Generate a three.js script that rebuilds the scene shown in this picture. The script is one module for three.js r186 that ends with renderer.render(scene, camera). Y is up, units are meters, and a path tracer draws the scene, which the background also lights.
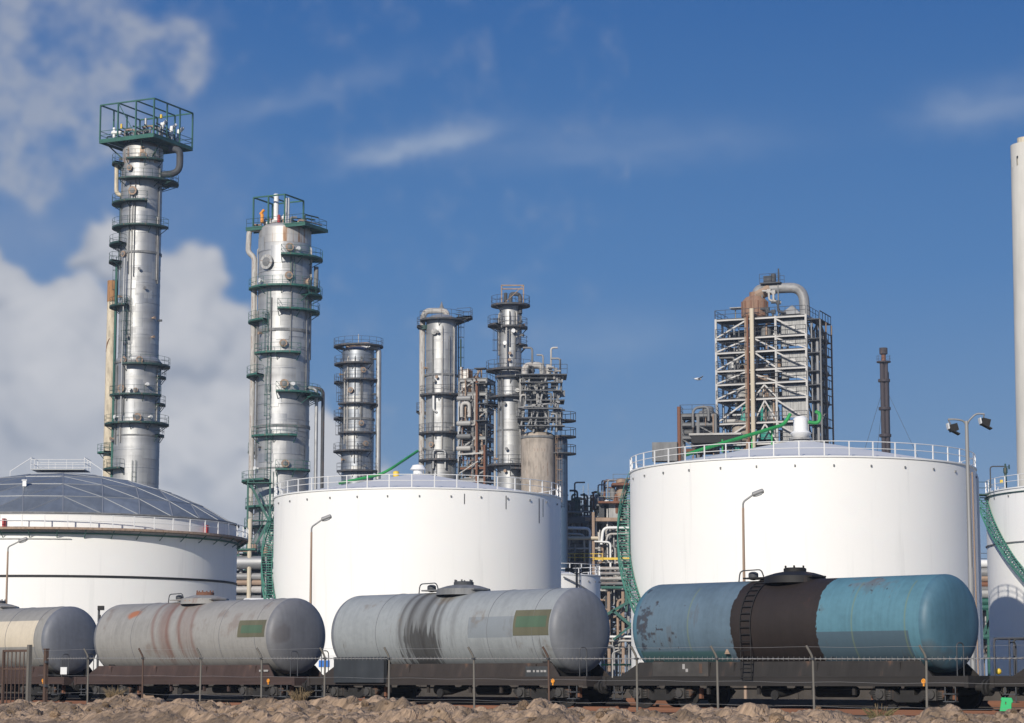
import * as THREE from 'three';
import { mergeGeometries } from 'three/addons/utils/BufferGeometryUtils.js';

// ---------------------------------------------------------------- camera, sky, sun, exposure
const F = 2300, YH = 679, CX = 512, CY = 361.5, CAMY = 1.307;
const PITCH = Math.atan((YH - CY) / F), R = d => d * Math.PI / 180;
const scene = new THREE.Scene();
const camera = new THREE.PerspectiveCamera(2 * Math.atan(CY / F) * 180 / Math.PI, 1024 / 723, 0.5, 9000);
camera.position.set(0, CAMY, 0);
camera.rotation.x = PITCH;
scene.add(camera);
const renderer = new THREE.WebGLRenderer({ antialias: true });
renderer.toneMapping = THREE.LinearToneMapping;
renderer.toneMappingExposure = 1.0;
renderer.shadowMap.enabled = true;

const SUN_AZ = R(202), SUN_EL = R(25);
const sunDir = new THREE.Vector3(Math.sin(SUN_AZ) * Math.cos(SUN_EL), Math.sin(SUN_EL), -Math.cos(SUN_AZ) * Math.cos(SUN_EL));
const sun = new THREE.DirectionalLight(new THREE.Color().setRGB(1, 0.93, 0.82), 4.4);
sun.position.set(0, 0, -150).addScaledVector(sunDir, 600);
sun.target.position.set(0, 0, -150);
sun.castShadow = true;
sun.shadow.mapSize.set(4096, 4096);
Object.assign(sun.shadow.camera, { left: -200, right: 200, top: 150, bottom: -150, near: 1, far: 1500 });
scene.add(sun, sun.target);

// seeded noise
function rng(seed) { let a = seed >>> 0; return () => { a = (a + 0x6D2B79F5) | 0; let t = Math.imul(a ^ (a >>> 15), 1 | a); t = (t + Math.imul(t ^ (t >>> 7), 61 | t)) ^ t; return ((t ^ (t >>> 14)) >>> 0) / 4294967296; }; }
const H3 = (x, y, z) => { let h = Math.imul(x, 374761393) ^ Math.imul(y, 668265263) ^ Math.imul(z, 2147483647 ^ 0x5bd1e995); h = Math.imul(h ^ (h >>> 13), 1274126177); h ^= h >>> 16; return (h >>> 0) / 4294967296; };
const sm = t => t * t * (3 - 2 * t), lerp = (a, b, t) => a + (b - a) * t, clamp = (x, a = 0, b = 1) => Math.min(b, Math.max(a, x));
const step = (a, b, x) => sm(clamp((x - a) / (b - a)));
function noise3(x, y, z) {
  const xi = Math.floor(x), yi = Math.floor(y), zi = Math.floor(z), u = sm(x - xi), v = sm(y - yi), w = sm(z - zi);
  const a = lerp(lerp(H3(xi, yi, zi), H3(xi + 1, yi, zi), u), lerp(H3(xi, yi + 1, zi), H3(xi + 1, yi + 1, zi), u), v);
  const b = lerp(lerp(H3(xi, yi, zi + 1), H3(xi + 1, yi, zi + 1), u), lerp(H3(xi, yi + 1, zi + 1), H3(xi + 1, yi + 1, zi + 1), u), v);
  return lerp(a, b, w);
}
function fbm3(x, y, z, o) { let s = 0, a = 0.5, n = 0; for (let i = 0; i < o; i++) { s += a * noise3(x, y, z); n += a; a *= 0.52; x = x * 2.03 + 17.1; y = y * 2.03 + 9.7; z = z * 2.03 + 31.3; } return s / n; }
const pmod = (a, n) => ((a % n) + n) % n;
function tnoise(u, v, nu, nv, seed) {            // tiles over u, v in 0..1
  const x = u * nu, y = v * nv, xi = Math.floor(x), yi = Math.floor(y), a = sm(x - xi), b = sm(y - yi);
  const h = (i, j) => H3(pmod(i, nu), pmod(j, nv), seed);
  return lerp(lerp(h(xi, yi), h(xi + 1, yi), a), lerp(h(xi, yi + 1), h(xi + 1, yi + 1), a), b);
}
function tfbm(u, v, nu, nv, o, seed) { let s = 0, a = 0.5, n = 0; for (let i = 0; i < o; i++) { s += a * tnoise(u, v, nu, nv, seed + i * 7); n += a; a *= 0.55; nu *= 2; nv *= 2; } return s / n; }

const lin = c => { c /= 255; return c <= 0.04045 ? c / 12.92 : ((c + 0.055) / 1.055) ** 2.4; };
const lin3 = (r, g, b) => [lin(r), lin(g), lin(b)];
// the sky: clear blue air, steam clouds low on one side, thin cirrus
function makeSky() {
  const W = 4096, Hh = 2048, data = new Float32Array(W * Hh * 4);
  const grad = [[-90, lin3(70, 72, 70)], [-0.5, lin3(120, 125, 125)], [0, lin3(150, 168, 188)], [3, lin3(130, 157, 187)], [6, lin3(108, 144, 185)], [10, lin3(82, 127, 180)], [16.5, lin3(56, 104, 165)], [30, lin3(50, 95, 158)], [60, lin3(38, 78, 142)], [90, lin3(32, 70, 134)]];
  const airAt = el => { let i = 1; while (i < grad.length - 1 && grad[i][0] < el) i++; const [e0, a] = grad[i - 1], [e1, b] = grad[i], t = clamp((el - e0) / (e1 - e0)); return [0, 1, 2].map(k => lerp(a[k], b[k], t)); };
  // steam: heaped round puffs (degrees: azimuth, elevation, radius), shaded by the sun like any rounded body
  const rnd = rng(404), puffs = [], veils = [];
  const heap = (az, el, rx, ry, n, r0, r1, list = puffs) => { for (let k = 0; k < n; k++) { const t = rnd() * 2 * Math.PI, q = Math.sqrt(rnd()), r = lerp(r0, r1, rnd() ** 1.6); list.push([az + Math.cos(t) * q * rx, el + Math.sin(t) * q * ry, r, rnd() * 0.8 + (1 - q) * 1.6]); } };
  heap(-11.6, 6.0, 2.6, 2.9, 70, 0.6, 1.7); heap(-8.1, 7.9, 1.1, 2.0, 46, 0.4, 1.2); heap(-7.5, 5.2, 1.2, 2.4, 46, 0.4, 1.2); heap(-10.2, 10.6, 0.5, 0.5, 12, 0.3, 0.7); heap(-12.9, 9.3, 0.9, 0.6, 16, 0.4, 0.9); heap(-5.6, 5.0, 0.9, 1.8, 26, 0.4, 0.9); heap(-4.5, 4.7, 0.6, 1.3, 16, 0.35, 0.7); heap(-3.4, 4.2, 0.7, 0.9, 10, 0.3, 0.6);
  heap(-15.5, 6.6, 2.6, 2.6, 50, 0.6, 1.6); heap(-20, 5.5, 3, 2.4, 50, 0.6, 1.6); heap(-10, 2.5, 5, 1.6, 60, 0.6, 1.5); heap(-17, 2.5, 5, 1.6, 50, 0.6, 1.5);
  heap(-11.0, 15.2, 1.5, 2.0, 26, 0.4, 1.1, veils); heap(-8.2, 15.4, 0.5, 0.9, 14, 0.3, 0.6, veils); heap(-12.4, 13.0, 1.3, 0.7, 16, 0.4, 0.9, veils); heap(-10.6, 13.4, 1.0, 0.6, 8, 0.3, 0.7, veils); heap(-15, 14.5, 2.2, 2, 24, 0.4, 1.1, veils);
  const wisps = [[-2.5, 13.1, 1.9, 0.30, 0.30, 0.24], [12.0, 13.8, 2.0, 0.45, 0.20, 0.12], [2.6, 13.1, 4.2, 0.5, 0.1, 0.02], [2.1, 8.3, 2.4, 0.5, 0.08, 0.02], [-5.5, 14.3, 3.0, 0.3, 0.1, 0.3]];
  const q = (p, az, el) => { const c = Math.cos(p[5] || 0), s = Math.sin(p[5] || 0), x = az - p[0], y = el - p[1], a = (x * c + y * s) / p[2], b = (-x * s + y * c) / p[3]; return Math.exp(-((a * a) ** 1.5 + (b < 0 ? b * b * 1.6 : b * b * 0.6)) * 0.9); };
  const N = (az, el, o, k) => fbm3(az * k + 40, el * k * 1.15 + 11, 3.7, o);
  function pile(list, az, el, amp) {               // height of the heap towards the viewer, its rim frayed by noise
    const x = az + (N(az, el, 4, 0.9) - 0.5) * 1.3 * amp + (N(az + 5, el, 4, 3.2) - 0.5) * 0.55 * amp, y = el + (N(az + 33, el + 5, 4, 0.9) - 0.5) * 1.3 * amp + (N(az, el + 7, 4, 3.2) - 0.5) * 0.55 * amp;
    let h = 0; for (const p of list) { const dx = x - p[0], dy = y - p[1], d2 = p[2] * p[2] - dx * dx - dy * dy; if (d2 > 0) h = Math.max(h, Math.sqrt(d2) * 1.15 + p[3] * Math.min(1, d2 / (p[2] * p[2]) * 2.2)); }
    return h;
  }
  const GA = -30, GE = 0, GD = 0.06, GW = Math.round(34 / GD), GH = Math.round(19.5 / GD), hm = new Float32Array(GW * GH), vm = new Float32Array(GW * GH);
  for (let b = 0; b < GH; b++) for (let a = 0; a < GW; a++) { const az = GA + a * GD, el = GE + b * GD; hm[b * GW + a] = pile(puffs, az, el, 1); vm[b * GW + a] = el > 10 ? pile(veils, az, el, 1.5) : 0; }
  const blur = (m, r) => { const o = new Float32Array(m.length), t = new Float32Array(m.length); for (let b = 0; b < GH; b++) for (let a = 0; a < GW; a++) { let v = 0; for (let k = -r; k <= r; k++) v += m[b * GW + clamp(a + k, 0, GW - 1)]; t[b * GW + a] = v / (2 * r + 1); } for (let b = 0; b < GH; b++) for (let a = 0; a < GW; a++) { let v = 0; for (let k = -r; k <= r; k++) v += t[clamp(b + k, 0, GH - 1) * GW + a]; o[b * GW + a] = v / (2 * r + 1); } return o; };
  const hs = blur(hm, 2), hb = blur(hm, 8), vs = blur(vm, 4), S = (m, az, el) => { const x = clamp((az - GA) / GD, 0, GW - 1.01), y = clamp((el - GE) / GD, 0, GH - 1.01), a = Math.floor(x), b = Math.floor(y), u = x - a, v = y - b, o = b * GW + a; return lerp(lerp(m[o], m[o + 1], u), lerp(m[o + GW], m[o + GW + 1], u), v); };
  const shade = (m, az, el, e) => { const gx = (S(m, az + e, el) - S(m, az - e, el)) / (2 * e), gy = (S(m, az, el + e) - S(m, az, el - e)) / (2 * e), l = Math.hypot(gx, gy, 1.4); return (0.10 * gx * -1 - gy * -0.0 + (-gy * 0.55) + 1.4 * 0.75) / l; };
  for (let j = 0; j < Hh; j++) {
    const el = (j + 0.5) / Hh * 180 - 90, air = airAt(el);
    for (let i = 0; i < W; i++) {
      const o = (j * W + i) * 4;
      let [r, g, b] = air;
      const az = ((i + 0.5) / W * 360 - 180 + 90 + 540) % 360 - 180;      // degrees to the right of -z
      if (el > 0 && el < 40) {
        let a = 0, lum = 0.5;
        if (az > -29 && az < 3 && el < 19) {
          const h = S(hs, az, el), n = N(az, el, 6, 1.6), body = step(-0.05, 1.35, h + (n - 0.5) * 0.9), v = clamp(S(vs, az, el)) * step(0.22, 0.80, 0.55 * n + 0.45 * N(az + 2, el, 6, 0.8)) * 0.85 + 0.16 * step(-5, -10, az) * step(17, 11, el) * N(az, el, 5, 0.4) * 2;
          a = 1 - (1 - body * 0.9) * (1 - clamp(v, 0, 0.62));
          const l = 0.62 * shade(hs, az, el, 0.10) + 0.38 * shade(hb, az, el, 0.3);
          lum = clamp(0.06 + l * 0.95 + (N(az, el, 4, 0.3) - 0.5) * 1.2 + (n - 0.5) * 0.3 + (az + 9) * 0.035, 0, 1) * body + 0.42 * (1 - body);
        }
        let w = 0; for (const p of wisps) if (Math.abs(az - p[0]) < 9) w += q(p, az + (N(az, el, 4, 1.2) - 0.5) * 1.2, el + (N(az + 9, el, 4, 1.4) - 0.5) * 0.5) * p[4] * (0.35 + 1.2 * N(az * 0.5, el * 1.6, 5, 1.3));
        if (Math.abs(az) > 26) {                                           // the same broken steam and cirrus round the rest of the horizon
          const f = step(26, 34, Math.abs(az)) * step(26, 12, el), nn = fbm3(Math.cos(R(az)) * 7 + 50, el * 0.22, Math.sin(R(az)) * 7 + 50, 6);
          const aa = f * step(0.5, 0.7, nn) * 0.8; if (aa > a) { a = aa; lum = clamp(0.35 + (nn - 0.5) * 1.6); }
        }
        w = clamp(w, 0, 0.6);
        r = lerp(r, 0.62, w); g = lerp(g, 0.66, w); b = lerp(b, 0.70, w);
        r = lerp(r, lerp(0.30, 0.62, lum), a); g = lerp(g, lerp(0.335, 0.625, lum), a); b = lerp(b, lerp(0.41, 0.65, lum), a);
      }
      data[o] = r; data[o + 1] = g; data[o + 2] = b; data[o + 3] = 1;
    }
  }
  const t = new THREE.DataTexture(data, W, Hh, THREE.RGBAFormat, THREE.FloatType);
  t.mapping = THREE.EquirectangularReflectionMapping; t.magFilter = THREE.LinearFilter; t.minFilter = THREE.LinearFilter; t.needsUpdate = true;
  return t;
}
const skyTexture = makeSky();
scene.background = skyTexture;
scene.environment = skyTexture;

// ---------------------------------------------------------------- helpers
const V = (x, y, z) => new THREE.Vector3(x, y, z);
function at(px, py, Z) {                          // the world point seen at a pixel, Z metres ahead of the camera
  const u = (px - CX) / F, v = (CY - py) / F, fw = Math.cos(PITCH) - v * Math.sin(PITCH), up = v * Math.cos(PITCH) + Math.sin(PITCH);
  return V(u / fw * Z, CAMY + up / fw * Z, -Z);
}
const Yp = (py, Z, px = CX) => at(px, py, Z).y;
function mat(o) { const m = new THREE.MeshStandardMaterial({ roughness: 0.7, metalness: 0, side: THREE.DoubleSide, ...o }); return m; }
const rgb = (r, g, b) => new THREE.Color().setRGB(r, g, b);
function texture(w, h, fn, srgb = true) {          // fn(u, v) gives linear r, g, b
  const d = new Uint8Array(w * h * 4), e = c => { c = clamp(c); return 255 * (srgb ? (c <= 0.0031308 ? 12.92 * c : 1.055 * c ** (1 / 2.4) - 0.055) : c); };
  for (let j = 0; j < h; j++) for (let i = 0; i < w; i++) { const c = fn((i + 0.5) / w, (j + 0.5) / h), o = (j * w + i) * 4; d[o] = e(c[0]); d[o + 1] = e(c[1]); d[o + 2] = e(c[2]); d[o + 3] = 255; }
  const t = new THREE.DataTexture(d, w, h); t.wrapS = t.wrapT = THREE.RepeatWrapping; t.magFilter = THREE.LinearFilter; t.minFilter = THREE.LinearMipmapLinearFilter; t.generateMipmaps = true;
  if (srgb) t.colorSpace = THREE.SRGBColorSpace; t.needsUpdate = true; return t;
}
function per(t, metresU, metresV = metresU) { t.repeat.set(1 / metresU, 1 / metresV); return t; }
const mixc = (a, b, t) => [0, 1, 2].map(k => lerp(a[k], b[k], t));

function merged(gs) {
  gs = gs.flat(9).filter(Boolean);
  if (gs.some(g => !g.index)) gs = gs.map(g => g.index ? g.toNonIndexed() : g);
  for (const g of gs) for (const k of Object.keys(g.attributes)) if (!['position', 'normal', 'uv'].includes(k)) g.deleteAttribute(k);
  return gs.length === 1 ? gs[0] : mergeGeometries(gs);
}
const used = {};
function numbered(n) { const k = used[n] = (used[n] ?? -1) + 1; return k ? `${n}_${String(k).padStart(3, '0')}` : n; }
function shadows(o) { o.castShadow = true; o.receiveShadow = true; return o; }
function part(name, geos, m, parent, label) {
  const o = shadows(new THREE.Mesh(geos.isBufferGeometry ? geos : merged([geos]), m)); o.name = name; parent.add(o);
  if (label) o.userData.label = label;
  return o;
}
function thing(name, label, category, [x, y, z] = [0, 0, 0], turn = 0, group) {
  const o = new THREE.Group(); o.name = numbered(name); o.position.set(x, y, z); o.rotation.y = turn; scene.add(o);
  o.userData = { label, category, kind: 'thing' }; if (group) o.userData.group = group;
  return o;
}
function struct(name, geos, m) { const o = part(numbered(name), geos, m, scene); o.userData.kind = 'structure'; return o; }
const box = (w, h, d, x = 0, y = 0, z = 0, ry = 0) => { const g = new THREE.BoxGeometry(w, h, d); if (ry) g.rotateY(ry); return g.translate(x, y, z); };
const UP = V(0, 1, 0), toV = p => p.isVector3 ? p : V(...p);
function bar(p, q, r, seg = 6, r2 = r) {
  p = toV(p); q = toV(q); const d = q.clone().sub(p), l = d.length(), g = new THREE.CylinderGeometry(r2, r, l, seg, 1);
  g.applyQuaternion(new THREE.Quaternion().setFromUnitVectors(UP, d.divideScalar(l || 1)));
  return g.translate((p.x + q.x) / 2, (p.y + q.y) / 2, (p.z + q.z) / 2);
}
function beam(p, q, w, h = w) {                    // rectangular section, h upright
  p = toV(p); q = toV(q); const d = q.clone().sub(p), l = d.length(); d.normalize();
  const up = Math.abs(d.y) > 0.99 ? V(0, 0, 1) : UP, sx = new THREE.Vector3().crossVectors(up, d).normalize(), uy = new THREE.Vector3().crossVectors(d, sx);
  const g = new THREE.BoxGeometry(w, h, l); g.applyMatrix4(new THREE.Matrix4().makeBasis(sx, uy, d));
  return g.translate((p.x + q.x) / 2, (p.y + q.y) / 2, (p.z + q.z) / 2);
}
function sweep(pts, r, seg = 7, closed = false) {  // a tube through the points
  pts = pts.map(toV); const n = pts.length, pos = [], nor = [], uv = [], idx = []; let N = null, len = 0;
  for (let i = 0; i < n; i++) {
    const a = pts[closed ? (i - 1 + n) % n : Math.max(0, i - 1)], b = pts[closed ? (i + 1) % n : Math.min(n - 1, i + 1)], T = b.clone().sub(a).normalize();
    if (!N) N = new THREE.Vector3().crossVectors(T, Math.abs(T.y) > 0.9 ? V(1, 0, 0) : UP).normalize();
    else N.addScaledVector(T, -N.dot(T)).normalize();
    const B = new THREE.Vector3().crossVectors(T, N); if (i) len += pts[i].distanceTo(pts[i - 1]);
    for (let k = 0; k <= seg; k++) { const t = k / seg * 2 * Math.PI, d = N.clone().multiplyScalar(Math.cos(t)).addScaledVector(B, Math.sin(t)); pos.push(pts[i].x + d.x * r, pts[i].y + d.y * r, pts[i].z + d.z * r); nor.push(d.x, d.y, d.z); uv.push(k / seg * 2 * Math.PI * r, len); }
  }
  const m = closed ? n : n - 1;
  for (let i = 0; i < m; i++) for (let k = 0; k < seg; k++) { const a = i * (seg + 1) + k, b = ((i + 1) % n) * (seg + 1) + k; idx.push(a, a + 1, b, b, a + 1, b + 1); }
  const g = new THREE.BufferGeometry(); g.setAttribute('position', new THREE.Float32BufferAttribute(pos, 3)); g.setAttribute('normal', new THREE.Float32BufferAttribute(nor, 3)); g.setAttribute('uv', new THREE.Float32BufferAttribute(uv, 2)); g.setIndex(idx);
  return g;
}
function pipe(pts, r, bend = r * 3, seg = 8) {     // straight runs with rounded elbows
  pts = pts.map(toV); const out = [pts[0]];
  for (let i = 1; i < pts.length - 1; i++) {
    const a = pts[i - 1], b = pts[i], c = pts[i + 1], d1 = a.clone().sub(b), d2 = c.clone().sub(b), k = Math.min(bend, d1.length() * 0.49, d2.length() * 0.49);
    d1.normalize(); d2.normalize(); const p = b.clone().addScaledVector(d1, k), s = b.clone().addScaledVector(d2, k);
    for (let j = 0; j <= 6; j++) { const t = j / 6; out.push(p.clone().multiplyScalar((1 - t) ** 2).addScaledVector(b, 2 * t * (1 - t)).addScaledVector(s, t * t)); }
  }
  out.push(pts[pts.length - 1]); return sweep(out, r, seg);
}
function revolve(prof, seg = 64, a0 = 0, a1 = 2 * Math.PI) {   // creased at every profile point, smooth round; uv in metres
  const pos = [], nor = [], uv = [], idx = []; let len = 0;
  for (let i = 0; i < prof.length - 1; i++) {
    const [r0, y0] = prof[i], [r1, y1] = prof[i + 1], l = Math.hypot(r1 - r0, y1 - y0), ny = (r0 - r1) / l, nr = (y1 - y0) / l, base = pos.length / 3, rm = Math.max(r0, r1);
    for (const [r, y, v] of [[r0, y0, len], [r1, y1, len + l]]) for (let k = 0; k <= seg; k++) { const t = lerp(a0, a1, k / seg), s = Math.sin(t), c = Math.cos(t); pos.push(r * s, y, r * c); nor.push(nr * s, ny, nr * c); uv.push(t * rm, v); }
    for (let k = 0; k < seg; k++) { const a = base + k, b = base + seg + 1 + k; idx.push(a, a + 1, b, b, a + 1, b + 1); }
    len += l;
  }
  const g = new THREE.BufferGeometry(); g.setAttribute('position', new THREE.Float32BufferAttribute(pos, 3)); g.setAttribute('normal', new THREE.Float32BufferAttribute(nor, 3)); g.setAttribute('uv', new THREE.Float32BufferAttribute(uv, 2)); g.setIndex(idx);
  return g;
}
const round = (R0, y, phi) => [R0 * Math.sin(phi), y, R0 * Math.cos(phi)];    // phi 0 faces the camera, positive to the right
const arc = (R0, y, a0, a1, n) => Array.from({ length: n + 1 }, (_, i) => round(R0, y, lerp(a0, a1, i / n)));

// ---------------------------------------------------------------- materials
const metalTex = per(texture(512, 512, (u, v) => { const n = tfbm(u, v, 48, 3, 3, 5), b = tfbm(u, v, 5, 6, 5, 9), s = tnoise(u, v, 2, 24, 12); const k = 0.52 + (n - 0.5) * 0.12 + (b - 0.5) * 0.2 + (s - 0.5) * 0.10; return [k * 0.985, k * 0.995, k * 1.0]; }), 14, 14);
const metalRough = per(texture(256, 256, (u, v) => { const b = tfbm(u, v, 6, 8, 4, 31); const k = 0.46 + b * 0.2; return [k, k, k]; }, false), 9, 9);
const stainTex = per(texture(512, 512, (u, v) => { const n = tfbm(u, v, 40, 2, 4, 15), b = tfbm(u, v, 4, 3, 5, 19); const k = 0.5 + (n - 0.5) * 0.25 + (b - 0.5) * 0.3; return mixc([k, k * 0.98, k * 0.94], [0.30, 0.17, 0.09], step(0.56, 0.72, n * 0.55 + b * 0.45)); }), 12, 14);
const whiteTex = per(texture(512, 512, (u, v) => { const n = tfbm(u, v, 64, 2, 4, 3), b = tfbm(u, v, 3, 3, 5, 8), p = tnoise(u, v, 12, 1, 77); const k = 0.85 + (b - 0.5) * 0.05 + (p - 0.5) * 0.010 - step(0.62, 0.80, n) * 0.05; return [k, k * 0.992, k * 0.965]; }), 26, 16);
const dirtyTex = tint => per(texture(256, 256, (u, v) => { const n = tfbm(u, v, 24, 4, 4, 41), b = tfbm(u, v, 5, 5, 5, 43); const k = 0.72 + (b - 0.5) * 0.7 + (n - 0.5) * 0.45; return mixc(tint.map(c => c * k), [0.16, 0.085, 0.05], step(0.6, 0.74, b * 0.6 + n * 0.4) * 0.7); }), 3, 5);
const M = {
  clad: mat({ map: metalTex, color: rgb(0.9, 0.9, 0.9), roughnessMap: metalRough, roughness: 1.1, metalness: 0.75 }),
  cladStain: mat({ map: stainTex, roughness: 0.55, metalness: 0.55 }),
  cladPale: mat({ map: metalTex, color: rgb(1.0, 1.0, 0.98), roughness: 0.55, metalness: 0.65 }),
  cladDim: mat({ map: metalTex, color: rgb(0.82, 0.83, 0.85), roughness: 0.5, metalness: 0.7 }),
  cladDark: mat({ map: metalTex, color: rgb(0.62, 0.66, 0.72), roughness: 0.5, metalness: 0.75 }),
  white: mat({ map: whiteTex, roughness: 0.55 }),
  rail: mat({ color: rgb(0.74, 0.74, 0.73), roughness: 0.5 }),
  green: mat({ map: dirtyTex([0.035, 0.16, 0.125]), roughness: 0.6 }),
  stairGreen: mat({ map: dirtyTex([0.085, 0.31, 0.235]), roughness: 0.6 }),
  greenDark: mat({ map: dirtyTex([0.026, 0.082, 0.072]), roughness: 0.65 }),
  greenPipe: mat({ map: dirtyTex([0.035, 0.40, 0.10]), roughness: 0.6 }),
  teal: mat({ color: rgb(0.03, 0.27, 0.22), roughness: 0.5 }),
  grey: mat({ map: dirtyTex([0.40, 0.40, 0.40]), roughness: 0.6, metalness: 0.2 }),
  steel: mat({ map: dirtyTex([0.58, 0.56, 0.53]), roughness: 0.6 }),
  pale: mat({ map: dirtyTex([0.74, 0.72, 0.69]), roughness: 0.6 }),
  mid: mat({ map: dirtyTex([0.24, 0.245, 0.25]), roughness: 0.65 }),
  dark: mat({ map: dirtyTex([0.085, 0.09, 0.10]), roughness: 0.7 }),
  black: mat({ map: dirtyTex([0.014, 0.013, 0.013]), roughness: 0.7 }),
  rust: mat({ map: dirtyTex([0.27, 0.12, 0.07]), roughness: 0.85 }),
  rustOrange: mat({ map: dirtyTex([0.46, 0.24, 0.10]), roughness: 0.85 }),
  rustPale: mat({ map: dirtyTex([0.46, 0.33, 0.24]), roughness: 0.8 }),
  cream: mat({ map: dirtyTex([0.80, 0.70, 0.53]), roughness: 0.7 }),
  tan: mat({ map: dirtyTex([0.50, 0.43, 0.36]), roughness: 0.75 }),
  panel: mat({ map: dirtyTex([0.52, 0.52, 0.51]), roughness: 0.7 }),
  roofGrey: mat({ map: whiteTex, color: rgb(0.78, 0.79, 0.82), roughness: 0.6 }),
  domePanel: [0.46, 0.54, 0.42].map((k, i) => mat({ map: metalTex, color: rgb(k * 0.95, k * 1.06, k * 1.2), roughness: 0.52 + i * 0.05, metalness: 0.45 })),
  batten: mat({ color: rgb(0.34, 0.35, 0.36), roughness: 0.5, metalness: 0.4 }),
  stencil: mat({ color: rgb(0.34, 0.33, 0.32), roughness: 0.7 }),
  whitePaint: mat({ color: rgb(0.78, 0.78, 0.77), roughness: 0.45 }),
  yellow: mat({ color: rgb(0.75, 0.52, 0.06), roughness: 0.55 }),
  orange: mat({ color: rgb(0.75, 0.30, 0.03), roughness: 0.55 }),
  red: mat({ color: rgb(0.42, 0.04, 0.04), roughness: 0.6 }),
  blueSign: mat({ color: rgb(0.02, 0.16, 0.55), roughness: 0.5 }),
  wire: mat({ color: rgb(0.42, 0.41, 0.39), roughness: 0.5, metalness: 0.5 }),
  post: mat({ map: dirtyTex([0.20, 0.185, 0.16]), roughness: 0.8 }),
  bund: mat({ map: dirtyTex([0.085, 0.072, 0.06]), roughness: 0.9 }),
  postRust: mat({ map: dirtyTex([0.13, 0.08, 0.058]), roughness: 0.85 }),
  lampGlass: mat({ color: rgb(0.62, 0.64, 0.66), roughness: 0.2 }),
};
const GRID = R(-24);                                // the plant's own grid, turned against the view

// shared builders
function platform(parent, R0, y, d0, d1, w = 1.1, m = M.greenDark, opt = {}) {   // a walkway round a column, degrees, 0 faces the camera
  const a0 = R(d0), a1 = R(d1), R1 = R0 + w, n = Math.max(4, Math.ceil((d1 - d0) / 8));
  const ring = revolve([[R0 + 0.05, y - 0.1], [R1, y - 0.1], [R1, y + 0.12], [R0 + 0.05, y + 0.04], [R0 + 0.05, y - 0.1]], n, a0, a1);
  const p = part('platform', [ring], m, parent), rail = [], brk = [];
  const posts = Math.max(2, Math.round((a1 - a0) * R1 / 1.25));
  for (let i = 0; i <= posts; i++) { const t = lerp(a0, a1, i / posts); rail.push(bar(round(R1 - 0.04, y, t), round(R1 - 0.04, y + 1.15, t), 0.025, 5)); }
  for (const h of [0.58, 1.13]) rail.push(sweep(arc(R1 - 0.04, y + h, a0, a1, n), 0.022, 5));
  if (d1 - d0 < 350) for (const t of [a0, a1]) for (const h of [0.58, 1.13]) rail.push(bar(round(R0 + 0.1, y + h, t), round(R1 - 0.04, y + h, t), 0.028, 5));
  part('railing', rail, opt.rail || m, p);
  const nb = Math.max(2, Math.round((a1 - a0) * R0 / 2.2));
  for (let i = 0; i <= nb; i++) { const t = lerp(a0, a1, i / nb); part('bracket', [bar(round(R0, y - 0.9, t), round(R1 - 0.1, y - 0.1, t), 0.05, 4), bar(round(R0, y - 0.16, t), round(R1, y - 0.16, t), 0.05, 4)], m, p); }
  return p;
}
function ladder(parent, R0, y0, y1, deg, m = M.greenDark, cage = true) {
  const a = R(deg), o = V(...round(1, 0, a)), s = V(Math.cos(a), 0, -Math.sin(a)), P = (out, side, y) => o.clone().multiplyScalar(R0 + out).addScaledVector(s, side).setY(y);
  const g = []; for (const k of [-0.24, 0.24]) g.push(bar(P(0.22, k, y0), P(0.22, k, y1 + 1), 0.035, 4));
  for (let y = y0 + 0.3; y < y1; y += 0.6) g.push(bar(P(0.22, -0.24, y), P(0.22, 0.24, y), 0.02, 4));
  const l = part('ladder', g, m, parent);
  if (cage && y1 - y0 > 4) {
    const c = []; for (let y = y0 + 2.4; y < y1 + 1; y += 1.3) c.push(sweep([[-0.26, 0.22], [-0.4, 0.55], [-0.2, 0.9], [0.2, 0.9], [0.4, 0.55], [0.26, 0.22]].map(([k, q]) => P(q, k, y)), 0.025, 4));
    for (const [k, q] of [[-0.38, 0.5], [0, 0.93], [0.38, 0.5]]) c.push(bar(P(q, k, y0 + 2.4), P(q, k, y1 + 1), 0.02, 4));
    part('safety_cage', c, m, l);
  }
}
function outward(g, R0, y, deg) { g.rotateX(Math.PI / 2); g.rotateY(R(deg)); const p = round(R0, y, R(deg)); return g.translate(...p); }   // a turned shape with its axis y pointing out of a column
function manway(parent, R0, y, deg, r = 0.45, m = M.rustPale, cover = M.mid) {
  const o = part('manway', [outward(revolve([[r * 0.72, -0.2], [r * 0.72, 0.28], [r, 0.28], [r, 0.42], [r * 0.55, 0.42]], 16), R0, y, deg)], m, parent);
  part('cover', [outward(revolve([[r * 0.6, 0.36], [r * 0.6, 0.47], [0.001, 0.52]], 16), R0, y, deg)], cover, o);
}
function shell(parent, sections, m, seg = 48, lap = 1.15) {   // sections [y0, y1, r0, r1]; each sheet laps 2 cm over the one below
  for (const [y0, y1, r0, r1 = r0] of sections) {
    const n = Math.max(1, Math.round((y1 - y0) / lap)), prof = [];
    for (let i = 0; i < n; i++) { const a = y0 + (y1 - y0) * i / n, b = y0 + (y1 - y0) * (i + 1) / n; prof.push([lerp(r0, r1, i / n) + 0.022, a], [lerp(r0, r1, (i + 1) / n), b]); }
    prof.push([r1 * 0.985, y1 + 0.01]);
    part('shell', [revolve(prof, seg)], m, parent);
  }
}
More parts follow.
